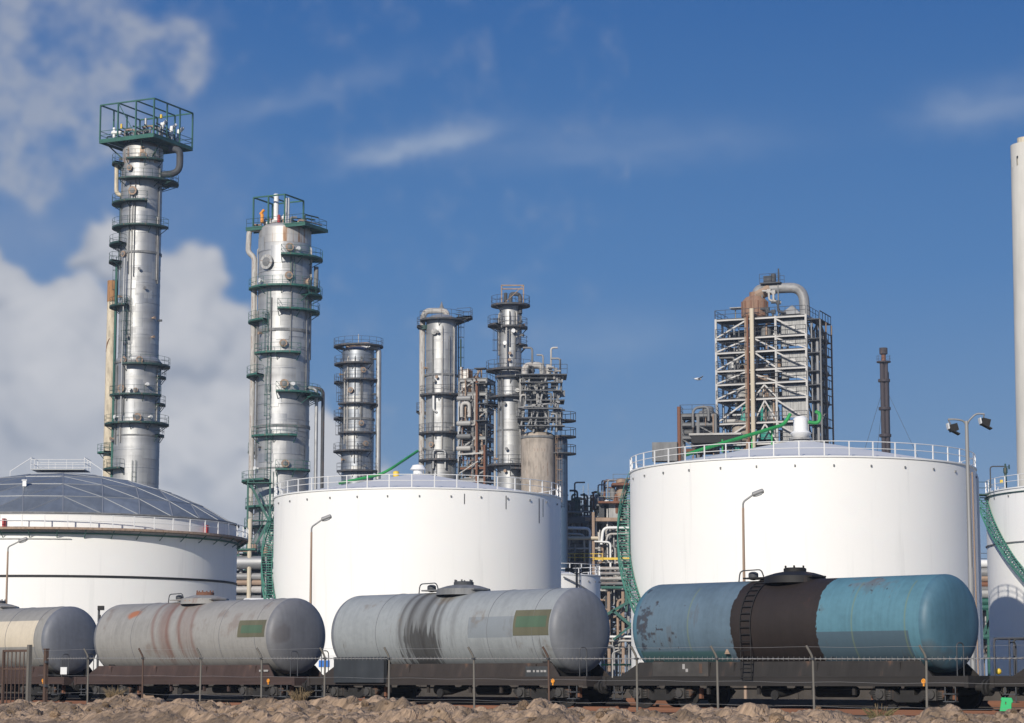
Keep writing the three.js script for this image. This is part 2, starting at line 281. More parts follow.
function weather(parent, r, y0, y1, seed, n = 22) {      // replaced cladding sheets and thin conduits that break up a shell
  const rnd = rng(seed), ms = [M.cladDim, M.cladPale, M.cladDim, M.cladPale];
  for (let i = 0; i < n; i++) { const y = lerp(y0, y1, rnd()), h = 0.9 + rnd() * 1.6, a = R(-85 + rnd() * 170), w = (0.9 + rnd() * 1.8) / r; part('cladding_patch', [revolve([[r + 0.024, y], [r + 0.034, y + 0.01], [r + 0.034, y + h - 0.01], [r + 0.024, y + h]], 6, a, a + w)], ms[i % 4], parent); }
  for (let y = y0 + 0.8; y < y1; y += 1.9 + rnd() * 0.9) part('seam_band', [revolve([[r + 0.02, y - 0.045], [r + 0.042, y - 0.04], [r + 0.042, y + 0.04], [r + 0.02, y + 0.045]], 40)], M.cladDim, parent);
  for (let i = 0; i < 6; i++) { const a = -80 + rnd() * 160, ya = lerp(y0, y1, rnd() * 0.6), yb = Math.min(y1, ya + 6 + rnd() * 14), p = round(r + 0.14, ya, R(a)), q = round(r + 0.14, yb, R(a)), e = round(r - 0.1, yb + 0.3, R(a)); part('conduit', [pipe([p, q, e], 0.05 + rnd() * 0.07, 0.2, 6)], i % 3 ? M.mid : M.steel, parent); }
  for (let i = 0; i < 7; i++) { const a = -80 + rnd() * 160, y = lerp(y0, y1, rnd()); part('nozzle', [outward(revolve([[0.12, -0.2], [0.12, 0.4], [0.2, 0.4], [0.2, 0.5], [0.001, 0.5]], 10), r, y, a)], i % 2 ? M.rustPale : M.mid, parent); }
}
function flange(parent, r, y, h = 0.28, out = 0.16, m = M.mid) { return part('flange_ring', [revolve([[r, y - h / 2], [r + out, y - h / 2], [r + out, y + h / 2], [r, y + h / 2]], 48)], m, parent); }
const domeProfile = (r, y, h, n = 8) => Array.from({ length: n + 1 }, (_, i) => { const t = i / n * Math.PI / 2; return [Math.max(0.001, r * Math.cos(t)), y + h * Math.sin(t)]; });
function dome(r, y, h, seg = 40) { const g = new THREE.LatheGeometry(domeProfile(r, y, h).map(([a, b]) => new THREE.Vector2(a, b)), seg); return g; }
function capsule(p, q, r, seg = 16) {              // a vessel with dished ends between two points
  p = toV(p); q = toV(q); const d = q.clone().sub(p), l = d.length(), pr = [...domeProfile(r, l - r * 0.5, r * 0.5, 5)].map(([a, b]) => new THREE.Vector2(a, b)), lo = pr.map(v => new THREE.Vector2(v.x, l - v.y)).reverse();
  const g = new THREE.LatheGeometry([...lo, ...pr], seg); g.applyQuaternion(new THREE.Quaternion().setFromUnitVectors(UP, d.divideScalar(l))); return g.translate(p.x, p.y, p.z);
}
function straightRail(p, q, m, parent, h = 1.1, gap = 1.6, r = 0.03) {
  p = toV(p); q = toV(q); const n = Math.max(1, Math.round(p.distanceTo(q) / gap)), g = [];
  for (let i = 0; i <= n; i++) { const a = p.clone().lerp(q, i / n); g.push(bar(a, a.clone().setY(a.y + h), r, 5)); }
  for (const k of [0.5, 1]) g.push(bar(p.clone().setY(p.y + h * k), q.clone().setY(q.y + h * k), r, 5));
  return part('railing', g, m, parent);
}
// an open steel frame with floors, braces and the plant inside it; local x 0..w, z 0..-d
function frame(parent, o) {
  const { w, d, nx, nz, floors, steel = M.steel, alt = M.rust, deck = M.mid, seed = 1, pipes = 14, vessels = 4, brace = 0.5, col = 0.18, rail = M.dark, mats = [M.grey, M.mid, M.clad, M.rustPale, M.steel] } = o, rnd = rng(seed), y1 = floors[floors.length - 1], y0 = o.y0 || 0, pick = () => mats[Math.floor(rnd() * mats.length)];
  const X = i => w * i / nx, Zc = k => -d * k / nz;
  for (let i = 0; i <= nx; i++) for (let k = 0; k <= nz; k++) part('column', [beam([X(i), y0, Zc(k)], [X(i), y1, Zc(k)], col * 2)], rnd() < 0.25 ? alt : steel, parent);
  for (const y of floors) {
    const f = part('floor_deck', [box(w + 0.3, 0.1, d + 0.3, w / 2, y + 0.12, -d / 2)], deck, parent), g = [];
    for (let k = 0; k <= nz; k++) g.push(beam([-0.1, y - 0.1, Zc(k)], [w + 0.1, y - 0.1, Zc(k)], col * 1.3, 0.32));
    for (let i = 0; i <= nx; i++) g.push(beam([X(i), y - 0.12, 0.1], [X(i), y - 0.12, -d - 0.1], col * 1.2, 0.3));
    part('floor_beam', g, rnd() < 0.2 ? alt : steel, f);
    straightRail([0, y + 0.17, 0.12], [w, y + 0.17, 0.12], rail, f); straightRail([w + 0.12, y + 0.17, 0], [w + 0.12, y + 0.17, -d], rail, f); straightRail([-0.12, y + 0.17, 0], [-0.12, y + 0.17, -d], rail, f);
  }
  for (let j = 0; j < floors.length - 1; j++) for (let i = 0; i < nx; i++) for (const k of [0, nz]) if (rnd() < brace) { const up = rnd() < 0.5, a = floors[j] + 0.2, b = floors[j + 1] - 0.25; part('brace', [beam([X(i), up ? a : b, Zc(k)], [X(i + 1), up ? b : a, Zc(k)], 0.16)], steel, parent); }
  for (let n = 0; n < vessels; n++) { const y = floors[Math.floor(rnd() * (floors.length - 1))] + 0.2, r = 0.5 + rnd() * 0.8, x = r + rnd() * (w - 2 * r), z = -r - rnd() * Math.max(0, d - 2 * r); const up = rnd() < 0.6, h = 1.6 + rnd() * 1.5; part('vessel', [up ? capsule([x, y, z], [x, y + h, z], r * 0.8) : capsule([Math.max(0.2, x - 1.4), y + r, z], [Math.min(w - 0.2, x + 1.4), y + r, z], r * 0.75)], pick(), parent); }
  for (let n = 0; n < pipes; n++) {
    const r = (0.07 + rnd() * 0.16) * (o.thin || 1), x = rnd() * w, z = -rnd() * d, ya = lerp(y0, y1, rnd() * 0.85), yb = Math.min(y1 + (rnd() < 0.2 ? 1.5 : 0), ya + 3 + rnd() * 7), x2 = clamp(x + (rnd() - 0.5) * w, 0, w), z2 = rnd() < 0.5 ? 0.35 : z;
    part('pipe', [rnd() < 0.5 ? pipe([[x, ya, z], [x, yb, z], [x2, yb, z], [x2, yb - 1.5, z2]], r) : pipe([[x, ya, z2], [x2, ya, z2], [x2, yb, z2]], r)], pick(), parent);
  }
}

// ---------------------------------------------------------------- ground, mound, track
const groundTex = per(texture(512, 512, (u, v) => { const a = tfbm(u, v, 8, 8, 6, 51), b = tfbm(u, v, 60, 60, 3, 55); return mixc([0.20, 0.165, 0.12], [0.10, 0.105, 0.06], step(0.45, 0.62, a)).map(c => c * (0.7 + b * 0.6)); }), 9);
{
  const g = new THREE.PlaneGeometry(9000, 9000); g.rotateX(-Math.PI / 2); const uv = g.attributes.uv; for (let i = 0; i < uv.count; i++) uv.setXY(i, uv.getX(i) * 9000, uv.getY(i) * 9000);
  struct('ground', [g], mat({ map: groundTex, roughness: 1 }));
}
const HEAD = R(43.97), TU = V(-Math.cos(HEAD), 0, -Math.sin(HEAD)), TN = V(-Math.sin(HEAD), 0, Math.cos(HEAD));   // along the train away to the far side; across it towards the camera
const RAILTOP = 0.4, PITCHW = 14.752, LB = 10.88;
const wagonCentre = i => V(12.876, RAILTOP, -68.628).addScaledVector(TU, LB / 2 + PITCHW * i);
const onTrack = (s, t, y) => wagonCentre(0).setY(y).addScaledVector(TU, s).addScaledVector(TN, t);
{
  const ballastTex = per(texture(256, 256, (u, v) => { const b = tfbm(u, v, 64, 64, 3, 61), a = tfbm(u, v, 6, 6, 4, 63), k = 0.05 + b * 0.17 + a * 0.05; return [k * 1.08, k * 0.92, k * 0.78]; }), 2.2);
  const bed = new THREE.ExtrudeGeometry(new THREE.Shape([[-2.6, 0.004], [-1.7, 0.2], [1.7, 0.2], [2.6, 0.004]].map(p => new THREE.Vector2(...p))), { depth: 130, bevelEnabled: false });
  bed.rotateY(Math.PI / 2 - 0);
  const bm = struct('track_bed', [bed], mat({ map: ballastTex, roughness: 1 }));
  const e = onTrack(-38, 0, 0); bm.position.copy(e); bm.rotation.y = -HEAD + Math.PI;
  for (const s of [-0.75, 0.75]) { const a = onTrack(-38, s, RAILTOP - 0.08), b = onTrack(92, s, RAILTOP - 0.08); part('rail', [beam(a, b, 0.07, 0.16)], M.rust, bm); }
  for (const c of bm.children) { c.applyMatrix4(bm.matrixWorld.compose(bm.position, bm.quaternion, bm.scale).clone().invert()); }
}
// low wall of rusty beams on the far side of the track
{
  const w = thing('retaining_wall', 'low rusty wall of stacked horizontal beams behind the tank wagons', 'wall', onTrack(26, -3.4, 0).toArray(), -HEAD);
  const rnd = rng(71), lens = 7.5;
  for (let row = 0; row < 3; row++) for (let k = 0; k < 15; k++) {
    const x0 = -56 + k * lens + (row % 2) * 2.1;
    part('beam', [box(lens - 0.04, 0.19, 0.26, x0 + lens / 2, 0.12 + row * 0.215, (rnd() - 0.5) * 0.05)], rnd() < 0.75 ? M.rust : M.rustPale, w);
  }
}
{   // earth bund in front of the tanks
  const b = thing('bund_wall', 'long low grey brown bund wall in front of the storage tanks', 'wall', onTrack(20, -24, 0).toArray(), -HEAD), rnd = rng(77);
  for (let k = 0; k < 34; k++) part('wall_panel', [box(3.96, 1.22 + (rnd() - 0.5) * 0.05, 0.3, -72 + k * 4, 0.61, (rnd() - 0.5) * 0.03)], M.bund, b);
}
const FENCE0 = V(9.548, 0, -53.945), FH = R(44.28), FU = V(-Math.cos(FH), 0, -Math.sin(FH)), FN = V(-Math.sin(FH), 0, Math.cos(FH));
const fenceGround = s => 0.2 + 0.2 * clamp(s / 36);
const soilTex = per(texture(512, 512, (u, v) => { const a = tfbm(u, v, 5, 5, 6, 81), b = tfbm(u, v, 48, 48, 4, 83); return mixc([0.36, 0.255, 0.17], [0.19, 0.135, 0.088], step(0.4, 0.65, a)).map(c => c * (0.5 + b * 1.0)); }), 2.3);
const soil = mat({ map: soilTex, roughness: 1, bumpMap: per(texture(512, 512, (u, v) => { const k = tfbm(u, v, 24, 24, 5, 91); return [k, k, k]; }, false), 2.3), bumpScale: 0.09 });
function mound(s, t) {
  const crest = 0.06 + (fbm3(s * 0.33, 3.3, 1.1, 3) - 0.5) * 0.34 + 0.10 * step(8, 20, s) * step(34, 22, s), prof = t < 2.2 ? lerp(fenceGround(s) / crest, 1, step(-0.6, 2.2, t)) : lerp(1, 0, step(2.6, 8.5, t));
  let h = crest * prof;
  const k = step(-0.5, 1.2, t) * step(8.8, 6.5, t);
  for (const [c, a, sd] of [[1.9, 0.40, 1], [0.85, 0.26, 2], [0.36, 0.12, 3]]) {     // heaped clods: rounded lumps of three sizes
    const x = s / c + (fbm3(s / c * 2.5, t / c * 2.5, sd, 2) - 0.5) * 0.5, y = t / c + (fbm3(s / c * 2.5 + 9, t / c * 2.5, sd, 2) - 0.5) * 0.5, xi = Math.floor(x), yi = Math.floor(y); let m = 0;
    for (let i = -1; i <= 1; i++) for (let j = -1; j <= 1; j++) { const r = H3(xi + i, yi + j, sd * 91), dx = x - (xi + i + H3(xi + i, yi + j, sd * 17 + 5)), dy = y - (yi + j + H3(xi + i, yi + j, sd * 23 + 9)), rr = 0.35 + r * 0.5; m = Math.max(m, r * Math.max(0, 1 - (dx * dx + dy * dy) / (rr * rr)) ** 0.62); }
    h += m * a * k;
  }
  return h + ((fbm3(s * 3.2, t * 3.2, 2.2, 4) - 0.5) * 0.20 + (0.5 - Math.abs(fbm3(s * 2.3 + 7, t * 2.3, 5.2, 3) - 0.5) * 4) * 0.07) * k;
}
{
  const ds = 0.07, s0 = -9, s1 = 46, t0 = -1.2, t1 = 8.7, ns = Math.round((s1 - s0) / ds), nt = Math.round((t1 - t0) / ds), pos = [], uv = [], idx = [];
  for (let j = 0; j <= nt; j++) for (let i = 0; i <= ns; i++) { const s = s0 + i * ds, t = t0 + j * ds, e = clamp(Math.min((t1 - t) / 0.5, 1)), y = mound(s, t) * e + 0.006, p = FENCE0.clone().addScaledVector(FU, s).addScaledVector(FN, t); pos.push(p.x, y, p.z); uv.push(s, t + y); }
  for (let j = 0; j < nt; j++) for (let i = 0; i < ns; i++) { const a = j * (ns + 1) + i, b = a + ns + 1; idx.push(a, a + 1, b, b, a + 1, b + 1); }
  const g = new THREE.BufferGeometry(); g.setAttribute('position', new THREE.Float32BufferAttribute(pos, 3)); g.setAttribute('uv', new THREE.Float32BufferAttribute(uv, 2)); g.setIndex(idx); g.computeVertexNormals();
  struct('soil_mound', [g], soil);
  // loose clods lying on it
  const cg = new THREE.IcosahedronGeometry(1, 2), P = cg.attributes.position; for (let i = 0; i < P.count; i++) { const x = P.getX(i), y = P.getY(i), z = P.getZ(i), k = 0.72 + 0.55 * fbm3(x * 1.7 + 9, y * 1.7 + 9, z * 1.7 + 9, 3); P.setXYZ(i, x * k, y * k * 0.8, z * k); } cg.computeVertexNormals();
  const n = 2400, im = shadows(new THREE.InstancedMesh(cg, soil, n)), rnd = rng(5), m4 = new THREE.Matrix4(), qq = new THREE.Quaternion(), eu = new THREE.Euler(), c = new THREE.Color();
  for (let i = 0; i < n; i++) { const s = lerp(-7, 44, rnd()), t = lerp(0.2, 7.5, Math.pow(rnd(), 0.8)), r = 0.012 + 0.04 * rnd() ** 2 + 0.13 * rnd() ** 18, p = FENCE0.clone().addScaledVector(FU, s).addScaledVector(FN, t); p.y = mound(s, t) + r * 0.05; m4.compose(p, qq.setFromEuler(eu.set(rnd() * 6, rnd() * 6, rnd() * 6)), V(r, r * (0.7 + rnd() * 0.5), r)); im.setMatrixAt(i, m4); const k = 0.8 + rnd() * 0.25; im.setColorAt(i, c.setRGB(k, k * 0.97, k * 0.93)); }
  im.name = 'soil_clods'; im.userData = { kind: 'stuff', label: 'loose brown soil clods scattered over the earth mound', category: 'soil' }; scene.add(im);
}

// ---------------------------------------------------------------- storage tanks
function railingRing(parent, R0, y, posts, m = M.rail, h = 1.1, a0 = 0, a1 = 2 * Math.PI) {
  const full = a1 - a0 > 6.28, n = 72, tr = part('railing', [sweep(full ? arc(R0, y + h, a0, a1, n).slice(0, n) : arc(R0, y + h, a0, a1, n), 0.036, 6, full)], m, parent);
  part('mid_rail', [sweep(full ? arc(R0, y + h * 0.52, a0, a1, n).slice(0, n) : arc(R0, y + h * 0.52, a0, a1, n), 0.03, 6, full)], m, tr);
  const pg = beam([0, 0, 0], [0, h + 0.02, 0], 0.085);
  for (let i = 0; i < posts; i++) { const t = lerp(a0, a1, i / posts), p = part('railing_post', pg, m, tr); p.position.set(...round(R0, y, t)); p.rotation.y = t; }
}
function spiralStair(parent, R0, yTop, d0, slope = 1, m0 = M.green, dir = 1, yEnd = 0.3) {   // runs down round the wall from the rim
  const m = M.stairGreen, n = Math.round((yTop - yEnd) / 0.24), w = 0.95, o = part('stair', new THREE.BufferGeometry(), m, parent), A = i => R(d0) + dir * (yTop - yEnd) * (i / n) / slope / (R0 + 0.6), Y = i => lerp(yTop, yEnd, i / n);
  const str = [], rail = [], treads = [];
  for (const rr of [R0 + 0.12, R0 + 0.12 + w]) str.push(...[0.0, 0.22].map(k => sweep(Array.from({ length: n + 1 }, (_, i) => round(rr, Y(i) - k, A(i))), 0.05, 4)));
  for (let i = 0; i <= n; i++) { const t = A(i), c = round(R0 + 0.12 + w / 2, Y(i), t); treads.push(box(0.3, 0.05, w, 0, 0, 0).rotateY(t).translate(...c)); }
  for (const k of [0.55, 1.05]) rail.push(sweep(Array.from({ length: n + 1 }, (_, i) => round(R0 + 0.12 + w, Y(i) + k, A(i))), 0.032, 5));
  for (let i = 0; i <= n; i += 4) rail.push(bar(round(R0 + 0.12 + w, Y(i), A(i)), round(R0 + 0.12 + w, Y(i) + 1.05, A(i)), 0.03, 4), bar(round(R0, Y(i) - 1.1, A(i)), round(R0 + w, Y(i) - 0.2, A(i)), 0.05, 4), bar(round(R0, Y(i) - 0.2, A(i)), round(R0 + w, Y(i) - 0.2, A(i)), 0.05, 4));
  o.geometry = merged([str]); part('tread', treads, m, o); part('stair_railing', rail, m, o);
}
function storageTank(label, cpx, Z, R0, H, posts, o = {}) {
  const c = at(cpx, 480, Z), t = thing('storage_tank', label, 'tank', [c.x, 0, c.z]);
  const wall = part('wall', [revolve([[R0, 0], [R0, H - 0.12]], 120)], M.white, t);
  part('rim_angle', [revolve([[R0 - 0.1, H - 0.12], [R0 + 0.09, H - 0.12], [R0 + 0.09, H], [R0 - 0.3, H + 0.03], [R0 - 0.3, H - 0.2]], 120)], M.whitePaint, wall);
  for (let i = 0; i < 30; i++) { const a = i / 30 * 2 * Math.PI + 0.05, g = part('rim_lug', [box(0.1, 0.16, 0.1)], M.mid, wall); g.position.set(...round(R0 + 0.06, H - 0.75, a)); g.rotation.y = a; }
  if (o.roof) part('roof', [revolve([[R0 - 0.25, H - 0.02], [0.01, H + o.roof]], 96)], M.roofGrey, t);
  railingRing(t, R0 - 0.03, H + 0.02, posts);
  return t;
}
const T3 = { Z: 189, R: 14.1, H: 18 }, T2 = { Z: 210.5, R: 13.1, H: 18 };
{
  const t = storageTank('largest white storage tank, behind the blue wagon with the black band', 801.5, T3.Z, T3.R, Yp(472, T3.Z, 801), 46, { roof: 2.7 });
  T3.H = Yp(472, T3.Z, 801); T3.c = t.position;
  const H = T3.H + 0.8, v = part('vent', [revolve([[0.5, H + 1.3], [0.5, H + 1.9], [0.9, H + 2.4], [0.6, H + 2.6], [0.6, H + 3.6], [0.4, H + 3.8], [0.001, H + 3.8]], 20)], M.whitePaint, t, 'white roof vent stub with flared collar');
  part('vent_collar', [revolve([[0.5, H + 1.85], [0.95, H + 1.85], [0.95, H + 2.0], [0.5, H + 2.0]], 20)], M.grey, v);
  const b = [-1.0, 0, 0]; part('foam_pipe', [pipe([[-10.2, H - 0.2, 8.2], [-8.4, H + 0.5, 6.8], [-1.5, H + 3.0, 1.2], [-0.95, H + 3.9, 0.9]], 0.15, 0.6, 10)], M.greenPipe, t, 'bright green foam pipe climbing the roof');
  part('foam_pipe', [pipe([[0.6, H + 3.3, 0.3], [1.5, H + 3.2, 0.3], [1.6, H + 4.0, 0.3], [1.2, H + 4.2, 0.3]], 0.15, 0.5, 10)], M.greenPipe, t);
  for (const x of [-7, -4.4, -2.6]) part('pipe_support', [beam([x, H + 0.3, lerp(1.2, 6.8, (-1.9 - x) / 6.5)], [x, lerp(H + 0.9, H + 2.95, (x + 8.4) / 6.9), lerp(1.2, 6.8, (-1.9 - x) / 6.5)], 0.12)], M.greenPipe, t);
  spiralStair(t, T3.R, T3.H, -116, 0.95, M.green, 1, 0.4);
  part('downpipe', [pipe([[14.2, 0.2, 1.2], [14.2, T3.H - 0.3, 1.2], [13.4, T3.H + 0.4, 1.2]], 0.16, 0.5)], M.whitePaint, t);
  part('stair_landing', [box(2.2, 0.12, 1.3).rotateY(R(-118)).translate(...round(T3.R + 0.7, T3.H, R(-118)))], M.rustPale, t);
}
{
  T2.H = Yp(499, T2.Z, 418);
  const t = storageTank('white storage tank with low railing, standing between the two steel columns', 418, T2.Z, T2.R, T2.H, 42, { roof: 2.4 }), H = T2.H; T2.c = t.position;
  part('vent', [revolve([[0.45, H + 2], [0.45, H + 2.6], [0.75, H + 2.7], [0.5, H + 3.1], [0.001, H + 3.2]], 16)], M.whitePaint, t);
  part('valve_housing', [capsule([-2.0, H + 1.95, 0.4], [-2.0, H + 2.55, 0.4], 0.28)], M.yellow, t, 'yellow valve housing on the roof');
  part('foam_pipe', [pipe([[-7, H + 1.2, 3], [-3.4, H + 2.2, 0.6], [-2.4, H + 2.8, 0.3], [-0.3, H + 5.0, -6]], 0.13, 0.5, 8)], M.greenPipe, t);
  spiralStair(t, T2.R, H, -112, 0.95, M.green, 1, 0.4);
  for (const [d, l, w] of [[38, 1.2, 0.1], [57, 2.2, 0.14], [60, 1.6, 0.1], [20, 0.9, 0.09]]) part('rust_streak', [revolve([[T2.R + 0.006, H - 0.5 - l], [T2.R + 0.006, H - 0.5]], 2, R(d), R(d) + w / T2.R)], M.dark, t, 'dark run-off streak below the rim');
}
{   // the tank cut by the right edge
  const Z = 215, R0 = 13.4, H = Yp(492, Z, 1130), t = storageTank('white storage tank cut by the right edge with a green spiral stair', 1131, Z, R0, H, 40, { roof: 1.3 });
  spiralStair(t, R0, H - 0.3, -92, 0.95, M.green, 1, 0.4);
  part('stiffening_ring', [revolve([[R0, Yp(546, Z, 1130)], [R0 + 0.13, Yp(546, Z, 1130)], [R0 + 0.13, Yp(546, Z, 1130) + 0.1], [R0, Yp(546, Z, 1130) + 0.1]], 90)], M.mid, t);
  part('stiffening_ring', [revolve([[R0, H - 0.5], [R0 + 0.12, H - 0.5], [R0 + 0.12, H - 0.4], [R0, H - 0.4]], 90)], M.greenDark, t);
  const p = V(...round(R0 - 0.5, H, R(-75)));
  part('pipe', [pipe([[p.x - 1.4, H + 0.1, p.z], [p.x - 1.4, H + 2.1, p.z], [p.x + 0.1, H + 2.1, p.z]], 0.06, 0.3)], M.dark, t);
  const v = part('valve', [revolve([[0.12, H + 0.1], [0.12, H + 1.4], [0.2, H + 1.5], [0.2, H + 1.95], [0.08, H + 2.0], [0.08, H + 2.35], [0.001, H + 2.35]], 12).translate(p.x, 0, p.z)], M.greenDark, t, 'dark green valve above the railing');
  part('hand_wheel', [new THREE.TorusGeometry(0.2, 0.035, 6, 14).rotateY(Math.PI / 2).translate(p.x + 0.35, H + 2.05, p.z), bar([p.x, H + 2.05, p.z], [p.x + 0.35, H + 2.05, p.z], 0.04)], M.greenDark, v);
  part('gauge', [box(0.25, 0.3, 0.2, p.x - 0.4, H + 0.7, p.z)], M.yellow, t);
  part('landing', [box(1.5, 0.12, 1.6).translate(-R0 - 0.9, H - 0.3, 0.2)], M.greenDark, t);
  straightRail([-R0 - 1.6, H - 0.25, 1], [-R0 - 0.1, H - 0.25, 1], M.greenDark, t); straightRail([-R0 - 1.6, H - 0.25, 1], [-R0 - 1.6, H - 0.25, -0.6], M.greenDark, t);
}
{   // small tank in the gap
  const Z = 258, R0 = 6.6, H = Yp(576, Z, 541), t = storageTank('small white storage tank half hidden in the gap between two big tanks', 541, Z, R0, H, 26, { roof: 0.8 });
  ladder(t, R0, 0.3, H, 35, M.dark, false);
  part('pipe', [pipe(arc(R0 + 0.3, H - 0.4, R(20), R(80), 12).map((p, i) => [p[0], p[1] - i * 0.25, p[2]]), 0.08)], M.mid, t);
}
{   // the domed tank
  const Z = 225, R0 = 17.1, c = at(62, 500, Z), H = 16.2, t = thing('domed_storage_tank', 'white storage tank with dark panelled dome roof and walkway ring', 'tank', [c.x, 0, c.z]);
  const ringY = 10.4, wall = part('wall', [revolve([[R0, 0], [R0, ringY]], 120), revolve([[R0, ringY + 0.22], [R0, H]], 120)], M.white, t);
  part('stiffening_ring', [revolve([[R0 - 0.08, ringY], [R0 + 0.07, ringY + 0.02], [R0 + 0.07, ringY + 0.2], [R0 - 0.08, ringY + 0.22]], 120)], M.black, wall, 'thin black ring round the wall');
  const gy = 14.75, w = 1.1, gird = part('walkway', [revolve([[R0, gy - 0.08], [R0 + w, gy - 0.08], [R0 + w, gy + 0.12], [R0, gy + 0.05]], 120)], M.rustPale, t);
  part('walkway_support', [revolve([[R0, gy - 0.45], [R0 + 0.3, gy - 0.42], [R0 + 0.3, gy - 0.30], [R0, gy - 0.28]], 120)], M.green, gird);
  for (let i = 0; i < 44; i++) { const a = i / 44 * Math.PI * 2 + 0.03, b = part('bracket', [bar([0, -0.8, 0], [0, -0.08, w - 0.1], 0.045, 4)], M.green, gird); b.position.set(...round(R0, gy, a)); b.rotation.y = a; }
  railingRing(t, R0 + w - 0.05, gy + 0.1, 56, M.rail, 1.15);
  part('pipe', [sweep(arc(R0 + 0.14, gy - 0.85, R(-40), R(14), 24), 0.05)], M.whitePaint, t);
  // dome of triangular sheets on a frame of battens
  const rise = 5.0, RS = (R0 * R0 + rise * rise) / (2 * rise), n = 5, ang = k => Math.asin(R0 / RS) * k / n, pt = (k, j) => { const a = ang(k), f = k ? j / (6 * k) * 2 * Math.PI + 0.2 : 0; return V(RS * Math.sin(a) * Math.sin(f), H - (RS - rise) + RS * Math.cos(a), RS * Math.sin(a) * Math.cos(f)); };
  const roof = part('dome_frame', [dome(R0 - 0.02, H - 0.06, 0.2)], M.mid, t), rnd = rng(9), bat = [], seen = new Set();
  roof.geometry = revolve([[R0, H - 0.1], [R0 + 0.22, H - 0.02], [R0 + 0.2, H + 0.1], [R0 - 0.3, H + 0.12]], 120);
  const tri = (a, b, c) => {
    const m = a.clone().add(b).add(c).divideScalar(3), nrm = new THREE.Vector3().crossVectors(b.clone().sub(a), c.clone().sub(a)).normalize(); if (nrm.y < 0) { nrm.negate(); [b, c] = [c, b]; }
    const q = [a, b, c].map(p => p.clone().lerp(m, 0.02)), lo = q.map(p => p.clone().addScaledVector(nrm, -0.06)), top = m.clone().addScaledVector(nrm, 0.05 + rnd() * 0.05), P = [], put = (...v) => v.forEach(p => P.push(p.x, p.y, p.z));
    for (let i = 0; i < 3; i++) { const j = (i + 1) % 3; put(q[i], q[j], top); put(lo[i], lo[j], q[j]); put(lo[i], q[j], q[i]); }
    const g = new THREE.BufferGeometry(); g.setAttribute('position', new THREE.Float32BufferAttribute(P, 3)); const uv = []; for (let i = 0; i < P.length; i += 3) uv.push(P[i], P[i + 2]); g.setAttribute('uv', new THREE.Float32BufferAttribute(uv, 2)); g.computeVertexNormals();
    part('roof_panel', g, M.domePanel[Math.floor(rnd() * 3)], roof);
    for (const [e, f] of [[a, b], [b, c], [c, a]]) { const k = [e, f].map(p => p.toArray().map(v => v.toFixed(2)).join()).sort().join('|'); if (!seen.has(k)) { seen.add(k); bat.push(beam(e.clone().setY(e.y + 0.02), f.clone().setY(f.y + 0.02), 0.085, 0.06)); } }
  };
  for (let k = 1; k <= n; k++) for (let s = 0; s < 6; s++) for (let j = 0; j < k; j++) { const o = s * k + j, i = s * (k - 1) + j; tri(pt(k, o), pt(k, (o + 1) % (6 * k)), pt(k - 1, k > 1 ? i % (6 * (k - 1)) : 0)); if (j < k - 1) tri(pt(k, o + 1), pt(k - 1, i % (6 * (k - 1))), pt(k - 1, (i + 1) % (6 * (k - 1)))); }
  part('batten', bat, M.batten, roof);
  const py = H + rise + 0.35, pl = part('crown_platform', [box(5.2, 0.08, 3.2, -0.2, py, 0)], M.batten, t);
  for (const z of [1.6, -1.6]) straightRail([-2.8, py, z], [2.4, py, z], M.rail, pl, 0.95, 1.7, 0.025); for (const x of [-2.8, 2.4]) straightRail([x, py, -1.6], [x, py, 1.6], M.rail, pl, 1.15);
  part('stair_rail', [bar([2.4, py + 1.1, 1.6], [4.2, py - 0.1, 1.6], 0.035), bar([-2.8, py + 1.1, 1.6], [-4.8, py - 0.2, 1.6], 0.035), bar([4.2, py - 0.1, 1.6], [4.2, py - 1, 1.6], 0.035), bar([-4.8, py - 0.2, 1.6], [-4.8, py - 1.2, 1.6], 0.035)], M.rail, pl);
  for (const [x, z] of [[-1.3, 11.3], [-5.3, 7.2]]) { const y = H - (RS - rise) + Math.sqrt(RS * RS - x * x - z * z); part('roof_vent', [box(0.35, 0.55, 0.3, x, y + 0.25, z), box(0.5, 0.08, 0.45, x, y + 0.55, z)], M.whitePaint, roof); }
  for (const d of [-6, 62, -46]) part('foam_box', [box(0.28, 0.75, 0.3).rotateY(R(d)).translate(...round(R0 + 0.2, gy + 0.55, R(d)))], M.red, t);
}
// ---------------------------------------------------------------- tank wagons
const LT = LB + 0.96, RB = 1.45, AX = 2.55;
function barrel() {                                   // along local x, u along the length, v round from the top towards local +z
  const seg = 72, n = 12, pos = [], nor = [], uv = [], idx = [];
  for (let i = 0; i <= n; i++) for (let k = 0; k <= seg; k++) { const a = k / seg * 2 * Math.PI, x = lerp(-LB / 2, LB / 2, i / n); pos.push(x, RB * Math.cos(a), RB * Math.sin(a)); nor.push(0, Math.cos(a), Math.sin(a)); uv.push(x / LT + 0.5, k / seg); }
  for (let i = 0; i < n; i++) for (let k = 0; k < seg; k++) { const a = i * (seg + 1) + k, b = a + seg + 1; idx.push(a, a + 1, b, b, a + 1, b + 1); }
  const g = new THREE.BufferGeometry(); g.setAttribute('position', new THREE.Float32BufferAttribute(pos, 3)); g.setAttribute('normal', new THREE.Float32BufferAttribute(nor, 3)); g.setAttribute('uv', new THREE.Float32BufferAttribute(uv, 2)); g.setIndex(idx); return g;
}
